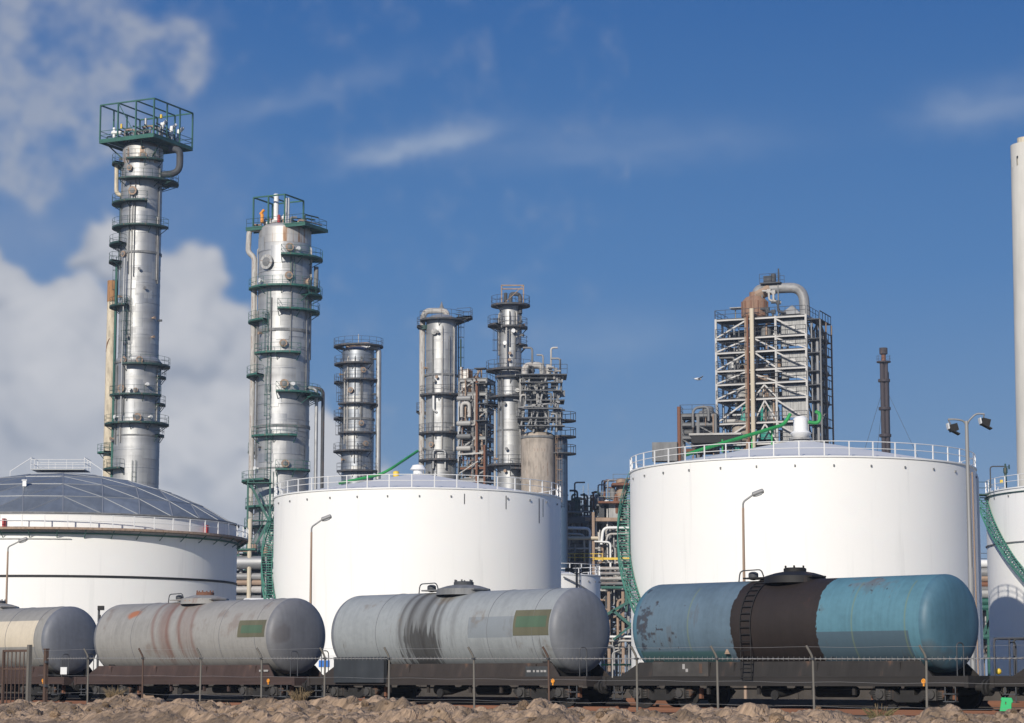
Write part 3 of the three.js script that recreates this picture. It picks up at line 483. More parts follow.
function dishedEnd() {                                // knuckle then a shallow dome, axis along +x from the barrel's edge; uv in metres over the face
  const pts = Array.from({ length: 19 }, (_, i) => { const t = (1 - i / 18) * Math.PI / 2; return new THREE.Vector2(Math.max(0.0005, RB * Math.sin(t) ** 0.7), 0.5 * Math.cos(t) ** 0.82); });
  const g = new THREE.LatheGeometry(pts, 72); g.rotateZ(-Math.PI / 2); const p = g.attributes.position, uv = g.attributes.uv; for (let i = 0; i < p.count; i++) uv.setXY(i, p.getZ(i), p.getY(i)); return g;
}
const barrelGeo = barrel(), dishGeo = dishedEnd();
// paint of a barrel: fn(x metres along, a degrees from the top, n noises) -> colour
function paint(fn, seed) {
  const t = texture(1024, 512, (u, v) => {
    const x = (u - 0.5) * LT, a = (v <= 0.5 ? v : 1 - v) * 360;                 // degrees down from the top on either side
    const run = tfbm(u, v, 160, 3, 3, seed), blot = tfbm(u, v, 12, 10, 5, seed + 3), fine = tfbm(u, v, 90, 70, 3, seed + 5);
    return fn(x, a, run, blot, fine, v <= 0.5);
  });
  return mat({ map: t, roughness: 0.72, metalness: 0.0 });
}
const film = (c, run, blot, fine, k = 1) => { const d = 1 + ((blot - 0.5) * 0.34 + (run - 0.5) * 0.22 + (fine - 0.5) * 0.16) * k; return c.map(v => v * d); };
const streak = (x, c, w, a, a0, a1, run, k = 1) => Math.exp(-(((x - c - (run - 0.5) * 0.12) / w) ** 2)) * step(a0 - 6, a0 + 6, a) * step(a1 + 25, a1 - 15, a + (run - 0.5) * 60) * k;
const grime = (c, run, blot, fine, k = 0.6) => mixc(c, [0.07, 0.056, 0.048], step(0.56, 0.66, blot * 0.6 + run * 0.25 + fine * 0.15) * k);   // splashed dirt in patches
const paints = [
  paint((x, a, r, b, f) => {                       // blue with a black band over the middle
    const edge = (b - 0.5) * 0.10 + (f - 0.5) * 0.10 + (r - 0.5) * 0.06, blk = x > -1.55 + edge && x < 1.75 + edge;
    let c = film(x > 0 ? [0.085, 0.20, 0.258] : [0.098, 0.15, 0.198], r, b, f, 1.1);
    if (x > 1.6 && x < 5.05 && a > 99 && a < 140) c = mixc(c, [0.06, 0.09, 0.12], 0.85);
    if (a > 30) c = mixc(c, [0.16, 0.20, 0.10], step(0.05, 0, Math.min(Math.abs(x - 3.05), Math.abs(x - 4.95), Math.abs(x + 3.3))) * 0.5);
    c = mixc(c, [0.02, 0.022, 0.03], step(0.735, 0.76, f * 0.55 + b * 0.5) * 0.8);                       // chips
    c = mixc(c, [0.025, 0.03, 0.045], step(0.54, 0.60, b * 0.7 + f * 0.3 + (-5.2 - x) * 0.16) * (x < -3.6 ? 0.85 : 0));
    c = mixc(c, [0.25, 0.10, 0.05], step(0.60, 0.72, b) * step(50, 20, a) * 0.45);
    if (x < -1.8) c = mixc(c, [0.04, 0.11, 0.11], step(120, 124, a) * 0.8);
    c = grime(c, r, b, f, 0.35);
    if (blk) c = mixc(film([0.019, 0.0125, 0.0105], r, b, f, 1.6), [0.13, 0.035, 0.02], step(0.60, 0.70, b * 0.8 + r * 0.2) * 0.55 * step(75, 30, a));
    return c;
  }, 101),
  paint((x, a, r, b, f) => {                       // pale blue grey, oil runs under the manway
    let c = film([0.275, 0.295, 0.305], r, b, f);
    for (const [p, w, k] of [[-1.9, 0.13, 0.7], [-1.45, 0.16, 0.85], [-0.75, 0.18, 0.8], [-0.2, 0.12, 0.75], [0.1, 0.1, 0.6], [-1.1, 0.7, 0.45], [0.8, 0.12, 0.3]]) c = mixc(c, [0.055, 0.052, 0.05], streak(x, p, w, a, 10, 105, r, k));
    c = mixc(c, [0.035, 0.033, 0.032], step(0.42, 0.58, Math.exp(-(((x + 0.8) / 1.15) ** 2)) * 0.55 + (r - 0.5) * 0.7 + (b - 0.5) * 0.5 + step(84, 104, a) * 0.18) * step(78, 92, a + (r - 0.5) * 30) * 0.85);   // oil pooled below the runs
    if (x > 1.55 && x < 3.72 && a > 70 && a < 99) c = mixc(c, [0.19, 0.215, 0.24], 0.75);
    c = mixc(c, [0.20, 0.15, 0.10], step(0.66, 0.76, b) * 0.35);
    return grime(c, r, b, f, 0.22);
  }, 131),
  paint((x, a, r, b, f) => {                       // warm grey, brown runs and a rust patch
    let c = film([0.28, 0.272, 0.258], r, b, f);
    for (const [p, w, k] of [[-1.25, 0.3, 0.5], [-0.95, 0.14, 0.75], [-0.2, 0.12, 0.7], [0.25, 0.4, 0.3], [-1.9, 0.12, 0.55], [0.6, 0.1, 0.5]]) c = mixc(c, [0.16, 0.075, 0.055], streak(x, p + (a - 40) * 0.006, w, a, 8, 120, r, k));
    const q = Math.hypot((x + 3.2) / 0.45, (a - 46 + x * 4 + 13) / 11); c = mixc(c, [0.36, 0.115, 0.04], step(1.1, 0.6, q + (b - 0.5) * 1.6) * 0.85);
    if (a > 15 && a < 120) c = mixc(c, [0.17, 0.16, 0.15], step(0.035, 0, Math.abs(x - 2.3)) * 0.5);
    c = mixc(c, [0.20, 0.13, 0.10], step(0.64, 0.78, b) * 0.35);
    return grime(c, r, b, f, 0.22);
  }, 151),
  paint((x, a, r, b, f) => {                       // grey with a cream stripe along the side
    let c = film([0.27, 0.262, 0.245], r, b, f);
    if (x < 4.9 && a > 55 && a < 101) c = film([0.58, 0.51, 0.40], r, b, f, 0.7);
    c = mixc(c, [0.20, 0.16, 0.13], step(0.66, 0.8, b) * 0.3);
    return grime(c, r, b, f, 0.22);
  }, 171),
  paint((x, a, r, b, f) => grime(film([0.16, 0.14, 0.13], r, b, f), r, b, f), 191),
];
const endPaints = [[0.07, 0.155, 0.21], [0.18, 0.19, 0.21], [0.165, 0.168, 0.18], [0.15, 0.16, 0.185], [0.09, 0.085, 0.08]].map((c, i) => mat({ map: per(texture(256, 256, (u, v) => { const run = tfbm(u, v, 40, 3, 3, 201 + i), b = tfbm(u, v, 4, 4, 5, 211 + i), f = tfbm(u, v, 30, 30, 3, 221 + i); return mixc(film(c, run, b, f), [0.09, 0.075, 0.07], step(0.58, 0.75, b) * 0.45); }), 4.1), roughness: 0.55 }));
const frameMat = [[0.034, 0.030, 0.028], [0.05, 0.039, 0.034], [0.078, 0.048, 0.041], [0.075, 0.045, 0.037], [0.036, 0.03, 0.027]].map(c => mat({ map: dirtyTex(c), roughness: 0.85 }));
const underMat = mat({ map: dirtyTex([0.026, 0.024, 0.023]), roughness: 0.85 });
const boxMat = mat({ map: dirtyTex([0.085, 0.08, 0.076]), roughness: 0.8 });
const wheelGeo = merged([revolve([[0.08, -0.1], [0.3, -0.06], [0.38, -0.065], [0.46, -0.07], [0.46, 0.05], [0.49, 0.06], [0.49, 0.075], [0.38, 0.07], [0.1, 0.1], [0.001, 0.1]], 28)]).rotateX(Math.PI / 2);
const sideShape = new THREE.Shape([[-1.35, 0.50], [-1.2, 0.62], [-0.55, 0.60], [-0.35, 0.42], [0.35, 0.42], [0.55, 0.60], [1.2, 0.62], [1.35, 0.50], [1.2, 0.36], [1.12, 0.42], [0.68, 0.42], [0.5, 0.3], [0.38, 0.24], [-0.38, 0.24], [-0.5, 0.3], [-0.68, 0.42], [-1.12, 0.42], [-1.2, 0.36]].map(p => new THREE.Vector2(...p)));
const sideGeo = merged([new THREE.ExtrudeGeometry(sideShape, { depth: 0.12, bevelEnabled: true, bevelSize: 0.02, bevelThickness: 0.02, bevelSegments: 1 })]).translate(0, 0, -0.06);
const axleBoxGeo = merged([box(0.3, 0.34, 0.26), revolve([[0.13, 0.13], [0.13, 0.2], [0.001, 0.22]], 14).rotateX(Math.PI / 2)]);
const springGeo = merged([0, 1, 2, 3, 4].map(i => new THREE.TorusGeometry(0.075, 0.02, 5, 10).rotateX(Math.PI / 2).translate(0, -0.1 + i * 0.05, 0)));
function bogie(parent, x) {
  const b = part('bogie', [box(0.5, 0.2, 2.2, x, 0.5, 0), beam([x - 1.25, 0.52, 0.95], [x - 1.25, 0.52, -0.95], 0.12, 0.14), beam([x + 1.25, 0.52, 0.95], [x + 1.25, 0.52, -0.95], 0.12, 0.14)], underMat, parent);
  for (const z of [1.02, -1.02]) { const s = part('side_frame', sideGeo, underMat, b); s.position.set(x, 0, z); }
  for (const dx of [-0.9, 0.9]) {
    part('axle', [bar([x + dx, 0.46, -1.0], [x + dx, 0.46, 1.0], 0.08, 10)], underMat, b);
    for (const z of [0.75, -0.75]) { const w = part('wheel', wheelGeo, underMat, b); w.position.set(x + dx, 0.46, z); if (z < 0) w.rotation.y = Math.PI; }
    for (const z of [1.05, -1.05]) { const a = part('axle_box', axleBoxGeo, boxMat, b); a.position.set(x + dx, 0.46, z); if (z < 0) a.rotation.y = Math.PI; for (const k of [-0.24, 0.24]) { const s = part('spring', springGeo, boxMat, b); s.position.set(x + dx + k, 0.42, z); } }
    part('brake_block', [box(0.1, 0.34, 0.12, x + dx - 0.53, 0.46, 0.76), box(0.1, 0.34, 0.12, x + dx + 0.53, 0.46, 0.76)], M.rust, b);
  }
}
function curvedPlate(x0, x1, a0, a1, off = 0.012) {     // a thin plate lying on the barrel, degrees down from the top on the camera side
  const n = 8, pos = [], uv = [], idx = []; for (let i = 0; i <= n; i++) { const a = R(lerp(a0, a1, i / n)); for (const [x, r] of [[x0, RB + off], [x1, RB + off]]) { pos.push(x, AX + r * Math.cos(a), r * Math.sin(a)); uv.push(x, RB * a); } }
  for (let i = 0; i < n; i++) idx.push(i * 2, i * 2 + 2, i * 2 + 1, i * 2 + 1, i * 2 + 2, i * 2 + 3);
  for (const [a, x] of [[a0, 0], [a1, 0]]) { const b = pos.length / 3, t = R(a); for (const r of [RB - 0.01, RB + off]) for (const xx of [x0, x1]) { pos.push(xx, AX + r * Math.cos(t), r * Math.sin(t)); uv.push(xx, r); } idx.push(b, b + 1, b + 2, b + 1, b + 3, b + 2); }
  const g = new THREE.BufferGeometry(); g.setAttribute('position', new THREE.Float32BufferAttribute(pos, 3)); g.setAttribute('uv', new THREE.Float32BufferAttribute(uv, 2)); g.setIndex(idx); g.computeVertexNormals(); return g;
}
function wagon(i, label, o = {}) {
  const k = i + (i < 0 ? 5 : 0), fm = frameMat[k], c = wagonCentre(i), w = thing('tank_wagon', label, 'tank wagon', c.toArray(), -HEAD, 'tank wagons coupled in one train');
  const b = part('barrel', barrelGeo, paints[k], w); b.position.y = AX;
  for (const e of [1, -1]) { const d = part('dished_end', dishGeo, endPaints[k], w); d.position.set(e * LB / 2, AX, 0); if (e < 0) d.rotation.y = Math.PI; }
  for (const x of [-3.3, 2.35, 4.5].slice(0, k === 0 ? 0 : 3)) part('weld_seam', [new THREE.TorusGeometry(RB + 0.003, 0.012, 4, 72).rotateY(Math.PI / 2).translate(x + k * 0.13, AX, 0)], endPaints[k], w);
  const fr = part('frame', [box(14.0, 0.25, 0.1, 0, 0.845, 1.27), box(14.0, 0.25, 0.1, 0, 0.845, -1.27), box(14.0, 0.05, 0.22, 0, 0.97, 1.22), box(14.0, 0.05, 0.2, 0, 0.72, 1.24), box(14, 0.04, 2.4, 0, 0.93, 0)], fm, w);
  for (const x of [-6.95, 6.95]) part('headstock', [box(0.14, 0.34, 2.7, x, 0.83, 0)], fm, fr);
  for (const x of [-6.1, 6.1]) part('end_bolster', [box(0.16, 0.2, 2.4, x, 0.85, 0), box(0.5, 0.12, 0.5, x * 0.8, 0.64, 0)], fm, fr);
  for (const z of [1, -1]) {                            // the cradle plate that carries the barrel, ends cut on a slant
    const s = new THREE.Shape([[-6.3, 0], [-5.55, 0.46], [5.3, 0.46], [5.75, 0]].map(p => new THREE.Vector2(...p)));
    const g = new THREE.ExtrudeGeometry(s, { depth: 0.04, bevelEnabled: false }); g.rotateX(-R(13) * z); g.translate(0, 0.985, z * 1.24 - (z < 0 ? 0.04 : 0)); part('cradle_plate', [g], fm, w);
  }
  for (const x of [-4.6, -1.6, 1.6, 4.6]) part('cradle_rib', [box(0.05, 0.42, 0.06, x, 1.19, 1.22)], fm, w);
  part('saddle', [box(0.4, 0.6, 2.0, -4.9, 1.2, 0), box(0.4, 0.6, 2.0, 4.9, 1.2, 0)], underMat, w);
  // manway on top
  const mx = -0.1, m = part('manway_dome', [revolve([[1.0, -0.12], [0.95, 0.1], [0.62, 0.2], [0.4, 0.24], [0.001, 0.26]], 24).translate(mx, AX + RB, 0)], o.top || paints[k], w);
  part('manway_lid', [revolve([[0.36, 0.2], [0.36, 0.34], [0.3, 0.37], [0.001, 0.38]], 18).translate(mx, AX + RB, 0), ...[0, 1, 2, 3, 4, 5].map(j => bar([mx + 0.33 * Math.cos(j), AX + RB + 0.2, 0.33 * Math.sin(j)], [mx + 0.33 * Math.cos(j), AX + RB + 0.43, 0.33 * Math.sin(j)], 0.03))], o.lid || M.dark, m);
  part('walk_plate', [box(2.7, 0.05, 0.75, mx - 0.35, AX + RB + 0.07, 0.1)], o.top || M.mid, m);
  part('hand_hoop', [pipe([[mx - 2.0, AX + RB - 0.02, 0.3], [mx - 1.95, AX + RB + 0.32, 0.3], [mx - 1.1, AX + RB + 0.34, 0.3], [mx - 1.0, AX + RB + 0.1, 0.3]], 0.022, 0.15, 6), capsule([mx - 1.65, AX + RB + 0.02, 0], [mx - 1.65, AX + RB + 0.3, 0], 0.16)], M.dark, m);
  // running gear
  bogie(w, -4.75); bogie(w, 4.75);
  part('brake_cylinder', [capsule([-1.2, 0.55, 0.3], [-0.3, 0.55, 0.3], 0.2), capsule([0.7, 0.52, 0.1], [2.3, 0.52, 0.1], 0.17), bar([-3, 0.6, 0.5], [3.2, 0.6, 0.5], 0.03)], underMat, w);
  part('bottom_outlet', [bar([0, 1.05, 0], [0, 0.55, 0], 0.14, 10), pipe([[0, 0.6, 0], [0, 0.45, 0.7], [0, 0.42, 1.2]], 0.09, 0.2), revolve([[0.15, 0], [0.15, 0.08], [0.001, 0.08]], 12).rotateX(Math.PI / 2).translate(0, 0.42, 1.2)], underMat, w);
  for (const x of [-2.7, -0.7, 1.4, 2.9]) part('hanger', [box(0.1, 0.3, 0.08, x, 0.58, 1.15)], fm, w);
  for (const x of [-1, 1]) {
    for (const z of [0.875, -0.875]) { const g = part('buffer', [bar([x * 7.0, 0.66, z], [x * 7.28, 0.66, z], 0.11, 12)], underMat, w); part('buffer_head', [bar([x * 7.28, 0.66, z], [x * 7.34, 0.66, z], 0.24, 16)], underMat, g); }
    part('coupler', [box(0.3, 0.1, 0.06, x * 7.15, 0.62, 0), pipe([[x * 7.2, 0.62, 0.06], [x * 7.33, 0.4, 0.06], [x * 7.33, 0.4, -0.06], [x * 7.2, 0.62, -0.06]], 0.025, 0.05, 5)], underMat, w);
    part('end_handrail', [pipe([[x * 6.5, 0.95, 1.1], [x * 6.5, 1.95, 1.1], [x * 6.5, 1.95, 0.75], [x * 6.5, 0.95, 0.75]], 0.02, 0.15, 6)], M.dark, w);
    part('step', [bar([x * 6.55, 0.72, 1.3], [x * 6.55, 0.25, 1.3], 0.02), bar([x * 6.2, 0.72, 1.3], [x * 6.2, 0.25, 1.3], 0.02), box(0.4, 0.03, 0.2, x * 6.37, 0.26, 1.28), box(0.4, 0.03, 0.2, x * 6.37, 0.48, 1.28)], M.dark, w);
  }
  part('rod_handle', [new THREE.TorusGeometry(0.06, 0.022, 6, 12).translate(5.5, 0.84, 1.345), box(0.05, 0.2, 0.03, 5.5, 0.8, 1.335)], M.orange, w, 'orange release handle on the frame');
  return w;
}
const olive = mat({ map: stainTex, color: rgb(0.24, 0.235, 0.155), roughness: 0.7 }), oliveGreen = mat({ map: stainTex, color: rgb(0.15, 0.26, 0.17), roughness: 0.7 });
{
  const w = wagon(0, 'blue tank wagon with a broad black band, the nearest whole one', { top: M.black, lid: M.black });
  const lx = -0.95, r = RB + 0.05, P = a => [AX + r * Math.cos(a), r * Math.sin(a)], rails = [lx - 0.2, lx + 0.2].map(x => sweep(Array.from({ length: 15 }, (_, j) => { const a = lerp(0.15, 1.75, j / 14), p = P(a); return [x, p[0], p[1]]; }).concat([[x, 0.9, 1.46]]), 0.018, 5)), rungs = [];
  for (let j = 0; j < 11; j++) { const p = P(lerp(0.3, 1.75, j / 10)); rungs.push(bar([lx - 0.2, ...p], [lx + 0.2, ...p], 0.02, 5)); } for (let y = 0.95; y < 2.2; y += 0.28) rungs.push(bar([lx - 0.2, y, 1.5], [lx + 0.2, y, 1.5], 0.02, 5));
  part('ladder', [...rails, ...rungs], M.black, w);
  part('valve_cabinet', [box(2.3, 0.46, 0.1, -3.7, 1.22, 1.3)], mat({ map: dirtyTex([0.075, 0.07, 0.066]), roughness: 0.85 }), w);
  part('stencil_mark', [box(0.1, 0.16, 0.004, -3.55, 1.3, 1.355), box(0.1, 0.1, 0.004, -3.42, 1.18, 1.355)], M.stencil, w); part('stencil_mark', [box(0.12, 0.3, 0.004, -2.85, 1.24, 1.355)], M.postRust, w);
  part('warning_mark', [new THREE.CircleGeometry(0.13, 3).rotateZ(Math.PI / 2).translate(-1.85, 1.75, 1.26)], M.rustPale, w);
  part('grab_rail', [pipe([[-6.6, 0.95, 1.32], [-6.6, 1.75, 1.32], [-6.3, 1.85, 1.32]], 0.025, 0.1)], M.steel, w);
}
{
  const w = wagon(1, 'pale grey tank wagon with black oil runs and a green brown side panel', { top: M.mid });
  part('notice_panel', [curvedPlate(3.74, 5.4, 62, 97)], olive, w, 'olive brown panel on the barrel side'); part('notice_panel', [curvedPlate(3.86, 5.28, 71, 86, 0.016)], oliveGreen, w, 'faded green stripe on the side panel');
  part('side_box', [box(2.7, 0.92, 0.16, -4.05, 1.24, 1.38)], mat({ map: dirtyTex([0.045, 0.052, 0.06]), roughness: 0.7 }), w, 'big black box on the frame side');
  part('name_plate', [box(1.05, 0.34, 0.03, 4.75, 1.16, 1.32)], mat({ map: dirtyTex([0.065, 0.07, 0.075]), roughness: 0.8 }), w); part('stencil_mark', [[4.38, 0.18], [4.62, 0.08], [4.8, 0.12], [4.98, 0.1], [5.13, 0.12]].map(([x, l]) => box(l, 0.07, 0.004, x, 1.17, 1.338)), M.stencil, w);
}
{
  const w = wagon(2, 'warm grey tank wagon with rust brown runs and an olive panel', { top: paints[2], lid: M.rust });
  part('notice_panel', [curvedPlate(3.75, 5.35, 66, 92)], olive, w, 'olive green panel on the barrel side'); part('notice_panel', [curvedPlate(3.95, 5.2, 74, 86, 0.016)], oliveGreen, w);
  part('stencil_mark', [[5.0, 0.2], [5.3, 0.26]].map(([x, l]) => box(l, 0.07, 0.004, x, 1.22, 1.302)), M.stencil, w);
}
{
  const w = wagon(3, 'grey tank wagon with a cream stripe, cut by the left edge');
  part('number_plate', [box(0.45, 0.3, 0.02, 6.95, 1.25, 1.32)], M.whitePaint, w, 'small white plate at the end of the frame');
  part('end_step', [box(0.03, 0.9, 0.05, LB / 2 + 0.42, 2.2, -0.25), box(0.03, 0.05, 0.9, LB / 2 + 0.42, 2.62, -0.7)], M.mid, w);
}
{
  const w = wagon(-1, 'brown wagon frame with end platform railing, at the right edge');
  for (const z of [1.25, 0.2, -1.2]) part('platform_rail', [pipe([[-6.9, 0.95, z], [-6.9, 2.05, z], [-5.75, 2.05, z], [-5.75, 0.95, z]], 0.03, 0.12, 6), bar([-6.4, 0.95, z], [-6.4, 2.05, z], 0.022)], M.dark, w);
  part('platform_rail', [bar([-6.9, 2.05, 1.25], [-6.9, 2.05, -1.2], 0.03), bar([-6.9, 1.5, 1.25], [-6.9, 1.5, -1.2], 0.025)], M.dark, w);
  part('marker', [new THREE.SphereGeometry(0.09, 10, 8).translate(-7.0, 1.12, 0.9)], M.yellow, w);
}

// ---------------------------------------------------------------- fence and gate
{
  const o = FENCE0, f = thing('wire_fence', 'wire fence on bent posts along the earth mound in front of the train', 'fence', [o.x, 0, o.z], -FH), rnd = rng(33);   // local -x runs away along the fence
  const xs = [922, 811, 716, 636, 549, 475, 390, 326, 264, 203, 146, 92], X = i => -3 * i, Yw = s => 1.83 + 0.22 * clamp(s / 33);
  const posX = xs.map((px, i) => { const u = (px - CX) / F; let lo = -60, hi = 12; for (let k = 0; k < 50; k++) { const m = (lo + hi) / 2, p = o.clone().addScaledVector(FU, -m); (p.x / -p.z > u) ? hi = m : lo = m; } return (lo + hi) / 2; });
  posX.unshift(posX[0] + 3.05);
  posX.forEach((x, i) => {
    const s = -x, g = fenceGround(s) - 0.3, y = Yw(s), lean = (rnd() - 0.5) * 0.10, tw = (rnd() - 0.5) * 0.06, p = part('post', [pipe([[x, g, 0], [x + lean * 0.6, y - 0.02, tw], [x + lean * 0.8 - 0.12, y + 0.26, tw + 0.1]], 0.030, 0.12, 8)], i % 6 === 5 ? M.postRust : M.post, f);
    part('wire_clip', [box(0.09, 0.05, 0.1, x + lean * 0.6, y - 0.06, tw)], M.dark, p);
  });
  const L0 = posX[0], L1 = posX[posX.length - 1] - 3.2, run = (dy, dz, r, amp) => { const pts = []; for (let x = L0; x >= L1; x -= 0.5) pts.push([x, Yw(-x) + dy + Math.sin(x * 2.1 + dy * 40) * amp, dz]); return sweep(pts, r, 5); };
  const top = []; { const pts = [[], []]; let n = 0; for (let x = L0; x >= L1; x -= 0.05, n++) for (const k of [0, 1]) pts[k].push([x, Yw(-x) - 0.06 + Math.sin(n * 1.1 + k * Math.PI) * 0.009, Math.cos(n * 1.1 + k * Math.PI) * 0.009]); top.push(sweep(pts[0], 0.009, 4), sweep(pts[1], 0.009, 4)); for (let x = L0; x > L1; x -= 0.16) top.push(bar([x, Yw(-x) - 0.11, -0.02], [x + 0.03, Yw(-x) - 0.01, 0.02], 0.006, 4)); }
  part('barbed_wire', top, M.wire, f, 'twisted barbed top wire');
  part('strand_wire', [run(0.22, 0.09, 0.0032, 0.01)], M.wire, f); part('strand_wire', [run(-0.62, 0, 0.0032, 0.012)], M.wire, f); part('strand_wire', [run(-1.2, 0, 0.0032, 0.015)], M.wire, f);
}
function onFence(px, y = 0) { const u = (px - CX) / F; let lo = -15, hi = 90; for (let k = 0; k < 60; k++) { const m = (lo + hi) / 2, p = FENCE0.clone().addScaledVector(FU, m); (p.x / -p.z > u) ? lo = m : hi = m; } return FENCE0.clone().addScaledVector(FU, (lo + hi) / 2).setY(y); }
{
  const a = onFence(50), p = thing('gate_post', 'rusty brown steel post standing alone next to the barred gate', 'post', [a.x, 0, a.z], -FH), h = Yp(650, -a.z, 50);
  part('shaft', [box(0.12, h, 0.12, 0, h / 2, 0)], M.postRust, p); part('cap', [box(0.15, 0.05, 0.15, 0, h + 0.025, 0)], M.postRust, p); part('hinge', [box(0.1, 0.08, 0.1, 0.1, h - 0.4, 0.05), box(0.1, 0.08, 0.1, 0.1, h - 1.2, 0.05)], M.dark, p);
  const b = onFence(8), c = onFence(32), L = b.distanceTo(c), g = thing('barred_gate', 'rusty barred gate panel at the left edge of the fence', 'gate', [b.x, 0, b.z], -FH), H = Yp(651, -b.z, 8);
  part('gate_frame', [beam([0, H, 0], [L, H, 0], 0.08), beam([0, H - 0.62, 0], [L, H - 0.62, 0], 0.05), beam([0, 0.35, 0], [L, 0.35, 0], 0.07), beam([0, 0.1, 0], [0, H + 0.03, 0], 0.08)], M.postRust, g);
  for (let i = 1; i < 6; i++) part('gate_bar', [bar([L * i / 6, 0.35, 0], [L * i / 6, H, 0], 0.022, 5)], M.postRust, g);
  part('gate_jamb', [box(0.13, H + 0.3, 0.13, L + 0.08, H / 2 + 0.05, 0)], M.post, g);
}
// ---------------------------------------------------------------- weeds on the mound
{
  const weed = mat({ color: rgb(0.20, 0.17, 0.075), roughness: 0.9 }), weedDry = mat({ color: rgb(0.30, 0.22, 0.12), roughness: 0.9 });
  [[553, 'olive weed tuft by the fence post below the pale grey wagon'], [903, 'olive weed tuft below the black frame near the right end of the blue wagon'], [330, 'dry weed tuft on the mound between two grey wagons'], [146, 'dry weed tuft at the foot of the fence post below the warm grey wagon']].forEach(([px, label], n) => {
    const rnd = rng(600 + n), f = onFence(px), s = f.clone().sub(FENCE0).dot(FU), p = f.addScaledVector(FN, 1.1), t = thing('weed_tuft', label, 'weed', [p.x, mound(s, 1.1) - 0.03, p.z]), blades = [], stems = [];
    for (let i = 0; i < 150; i++) { const a = rnd() * 6.283, l = 0.14 + rnd() * 0.24, o = 0.2 * Math.sqrt(rnd()), x = Math.cos(a) * o, z = Math.sin(a) * o, b = a + rnd() - 0.5, w = 0.006 + rnd() * 0.007; blades.push(bar([x, 0, z], [x + Math.cos(b) * l * 0.35, l * 0.7, z + Math.sin(b) * l * 0.35], w, 3, w * 0.7), bar([x + Math.cos(b) * l * 0.35, l * 0.7, z + Math.sin(b) * l * 0.35], [x + Math.cos(b) * l * 0.8, l * 0.95, z + Math.sin(b) * l * 0.8], w * 0.7, 3, 0.001)); }
    for (let i = 0; i < 14; i++) { const a = rnd() * 6.283, o = rnd() * 0.12, l = 0.25 + rnd() * 0.2; stems.push(bar([Math.cos(a) * o, 0, Math.sin(a) * o], [Math.cos(a) * (o + 0.1), l, Math.sin(a) * (o + 0.1)], 0.004, 4)); }
    const b = part('foliage', blades, n < 2 ? weed : weedDry, t); part('stem', stems, weedDry, t);
  });
}
// ---------------------------------------------------------------- lamps
function streetLamp(label, px, bendY, headPx, headY, Z) {
  const b = at(px, bendY, Z), t = thing('street_lamp', label, 'street lamp', [b.x, 0, b.z], 0, 'single arm lamps behind the train'), h = at(headPx, headY, Z), dx = h.x - b.x, dy = h.y - b.y;
  part('pole', [bar([0, 0, 0], [0, b.y * 0.45, 0], 0.085, 10, 0.07), bar([0, b.y * 0.45, 0], [0, b.y - 0.25, 0], 0.068, 10, 0.05)], M.rustPale, t, 'rusty tapered pole');
  part('arm', [pipe([[0, b.y - 0.27, 0], [0, b.y, 0], [dx, b.y + dy, 0]], 0.04, 0.3, 8)], M.grey, t);
  const l = part('lamp_head', [capsule([dx - 0.08, b.y + dy - 0.04, 0], [dx + 0.42, b.y + dy + 0.15, 0], 0.11, 14)], M.grey, t);
  part('lamp_lens', [capsule([dx + 0.02, b.y + dy - 0.06, 0], [dx + 0.34, b.y + dy + 0.05, 0], 0.08, 12)], M.lampGlass, l);
}
streetLamp('single arm street lamp in front of the middle white tank', 311.5, 527, 323, 519, 114);
streetLamp('single arm street lamp in front of the largest white tank', 743, 502, 754, 494, 99);
streetLamp('single arm street lamp in front of the domed tank, at the left edge', 8, 547, 20, 541, 131);
{
  const Z = 98, b = at(966.5, 421, Z), t = thing('floodlight_mast', 'tall grey mast carrying two dark floodlights beside the largest tank', 'floodlight', [b.x, 0, b.z]);
  part('mast', [bar([0, 0, 0], [0, 6, 0], 0.14, 12, 0.12), bar([0, 6, 0], [0, b.y, 0], 0.11, 12, 0.075)], M.grey, t); part('cable_conduit', [bar([0.2, 0, 0.06], [0.17, b.y - 2.2, 0.06], 0.035, 6)], M.rustPale, t);
  const y = b.y; for (const [e, k] of [[[-0.79, 0.07], -1], [[0.77, 0.3], 1]]) {
    const a = part('arm', [pipe([[0, y - 0.3, 0], [k * 0.08, y, 0], [e[0] * 0.55, y + e[1] * 1.1, 0], [e[0], y + e[1], 0]], 0.04, 0.2)], M.grey, t);
    const cx = e[0] + (k < 0 ? 0.12 : -0.06), cy = y + e[1] - 0.36, f = part('floodlight', [box(0.34, 0.3, 0.46).rotateZ(-0.25 * k).translate(cx + 0.1, cy, 0), box(0.5, 0.05, 0.5).rotateZ(-0.5).translate(cx + 0.12, cy - 0.17, 0)], M.black, a, 'dark floodlight housing');
    part('floodlight_lens', [box(0.06, 0.26, 0.4).rotateZ(0.2).translate(cx - 0.13, cy + 0.06, 0)], M.lampGlass, f); part('yoke', [bar([e[0], y + e[1], 0], [cx, cy + 0.12, 0], 0.03)], M.mid, f);
  }
}
{ const b = at(99, 608, 118), t = thing('track_lamp', 'small hooded lamp on a thin dark post between the two grey wagons', 'lamp', [b.x, 0, b.z]); part('post', [bar([0, 0, 0], [0, b.y, 0], 0.06, 8)], M.dark, t); part('hood', [box(0.3, 0.22, 0.3, 0.1, b.y, 0), box(0.1, 0.3, 0.1, 0.05, b.y - 0.5, 0)], M.black, t); }
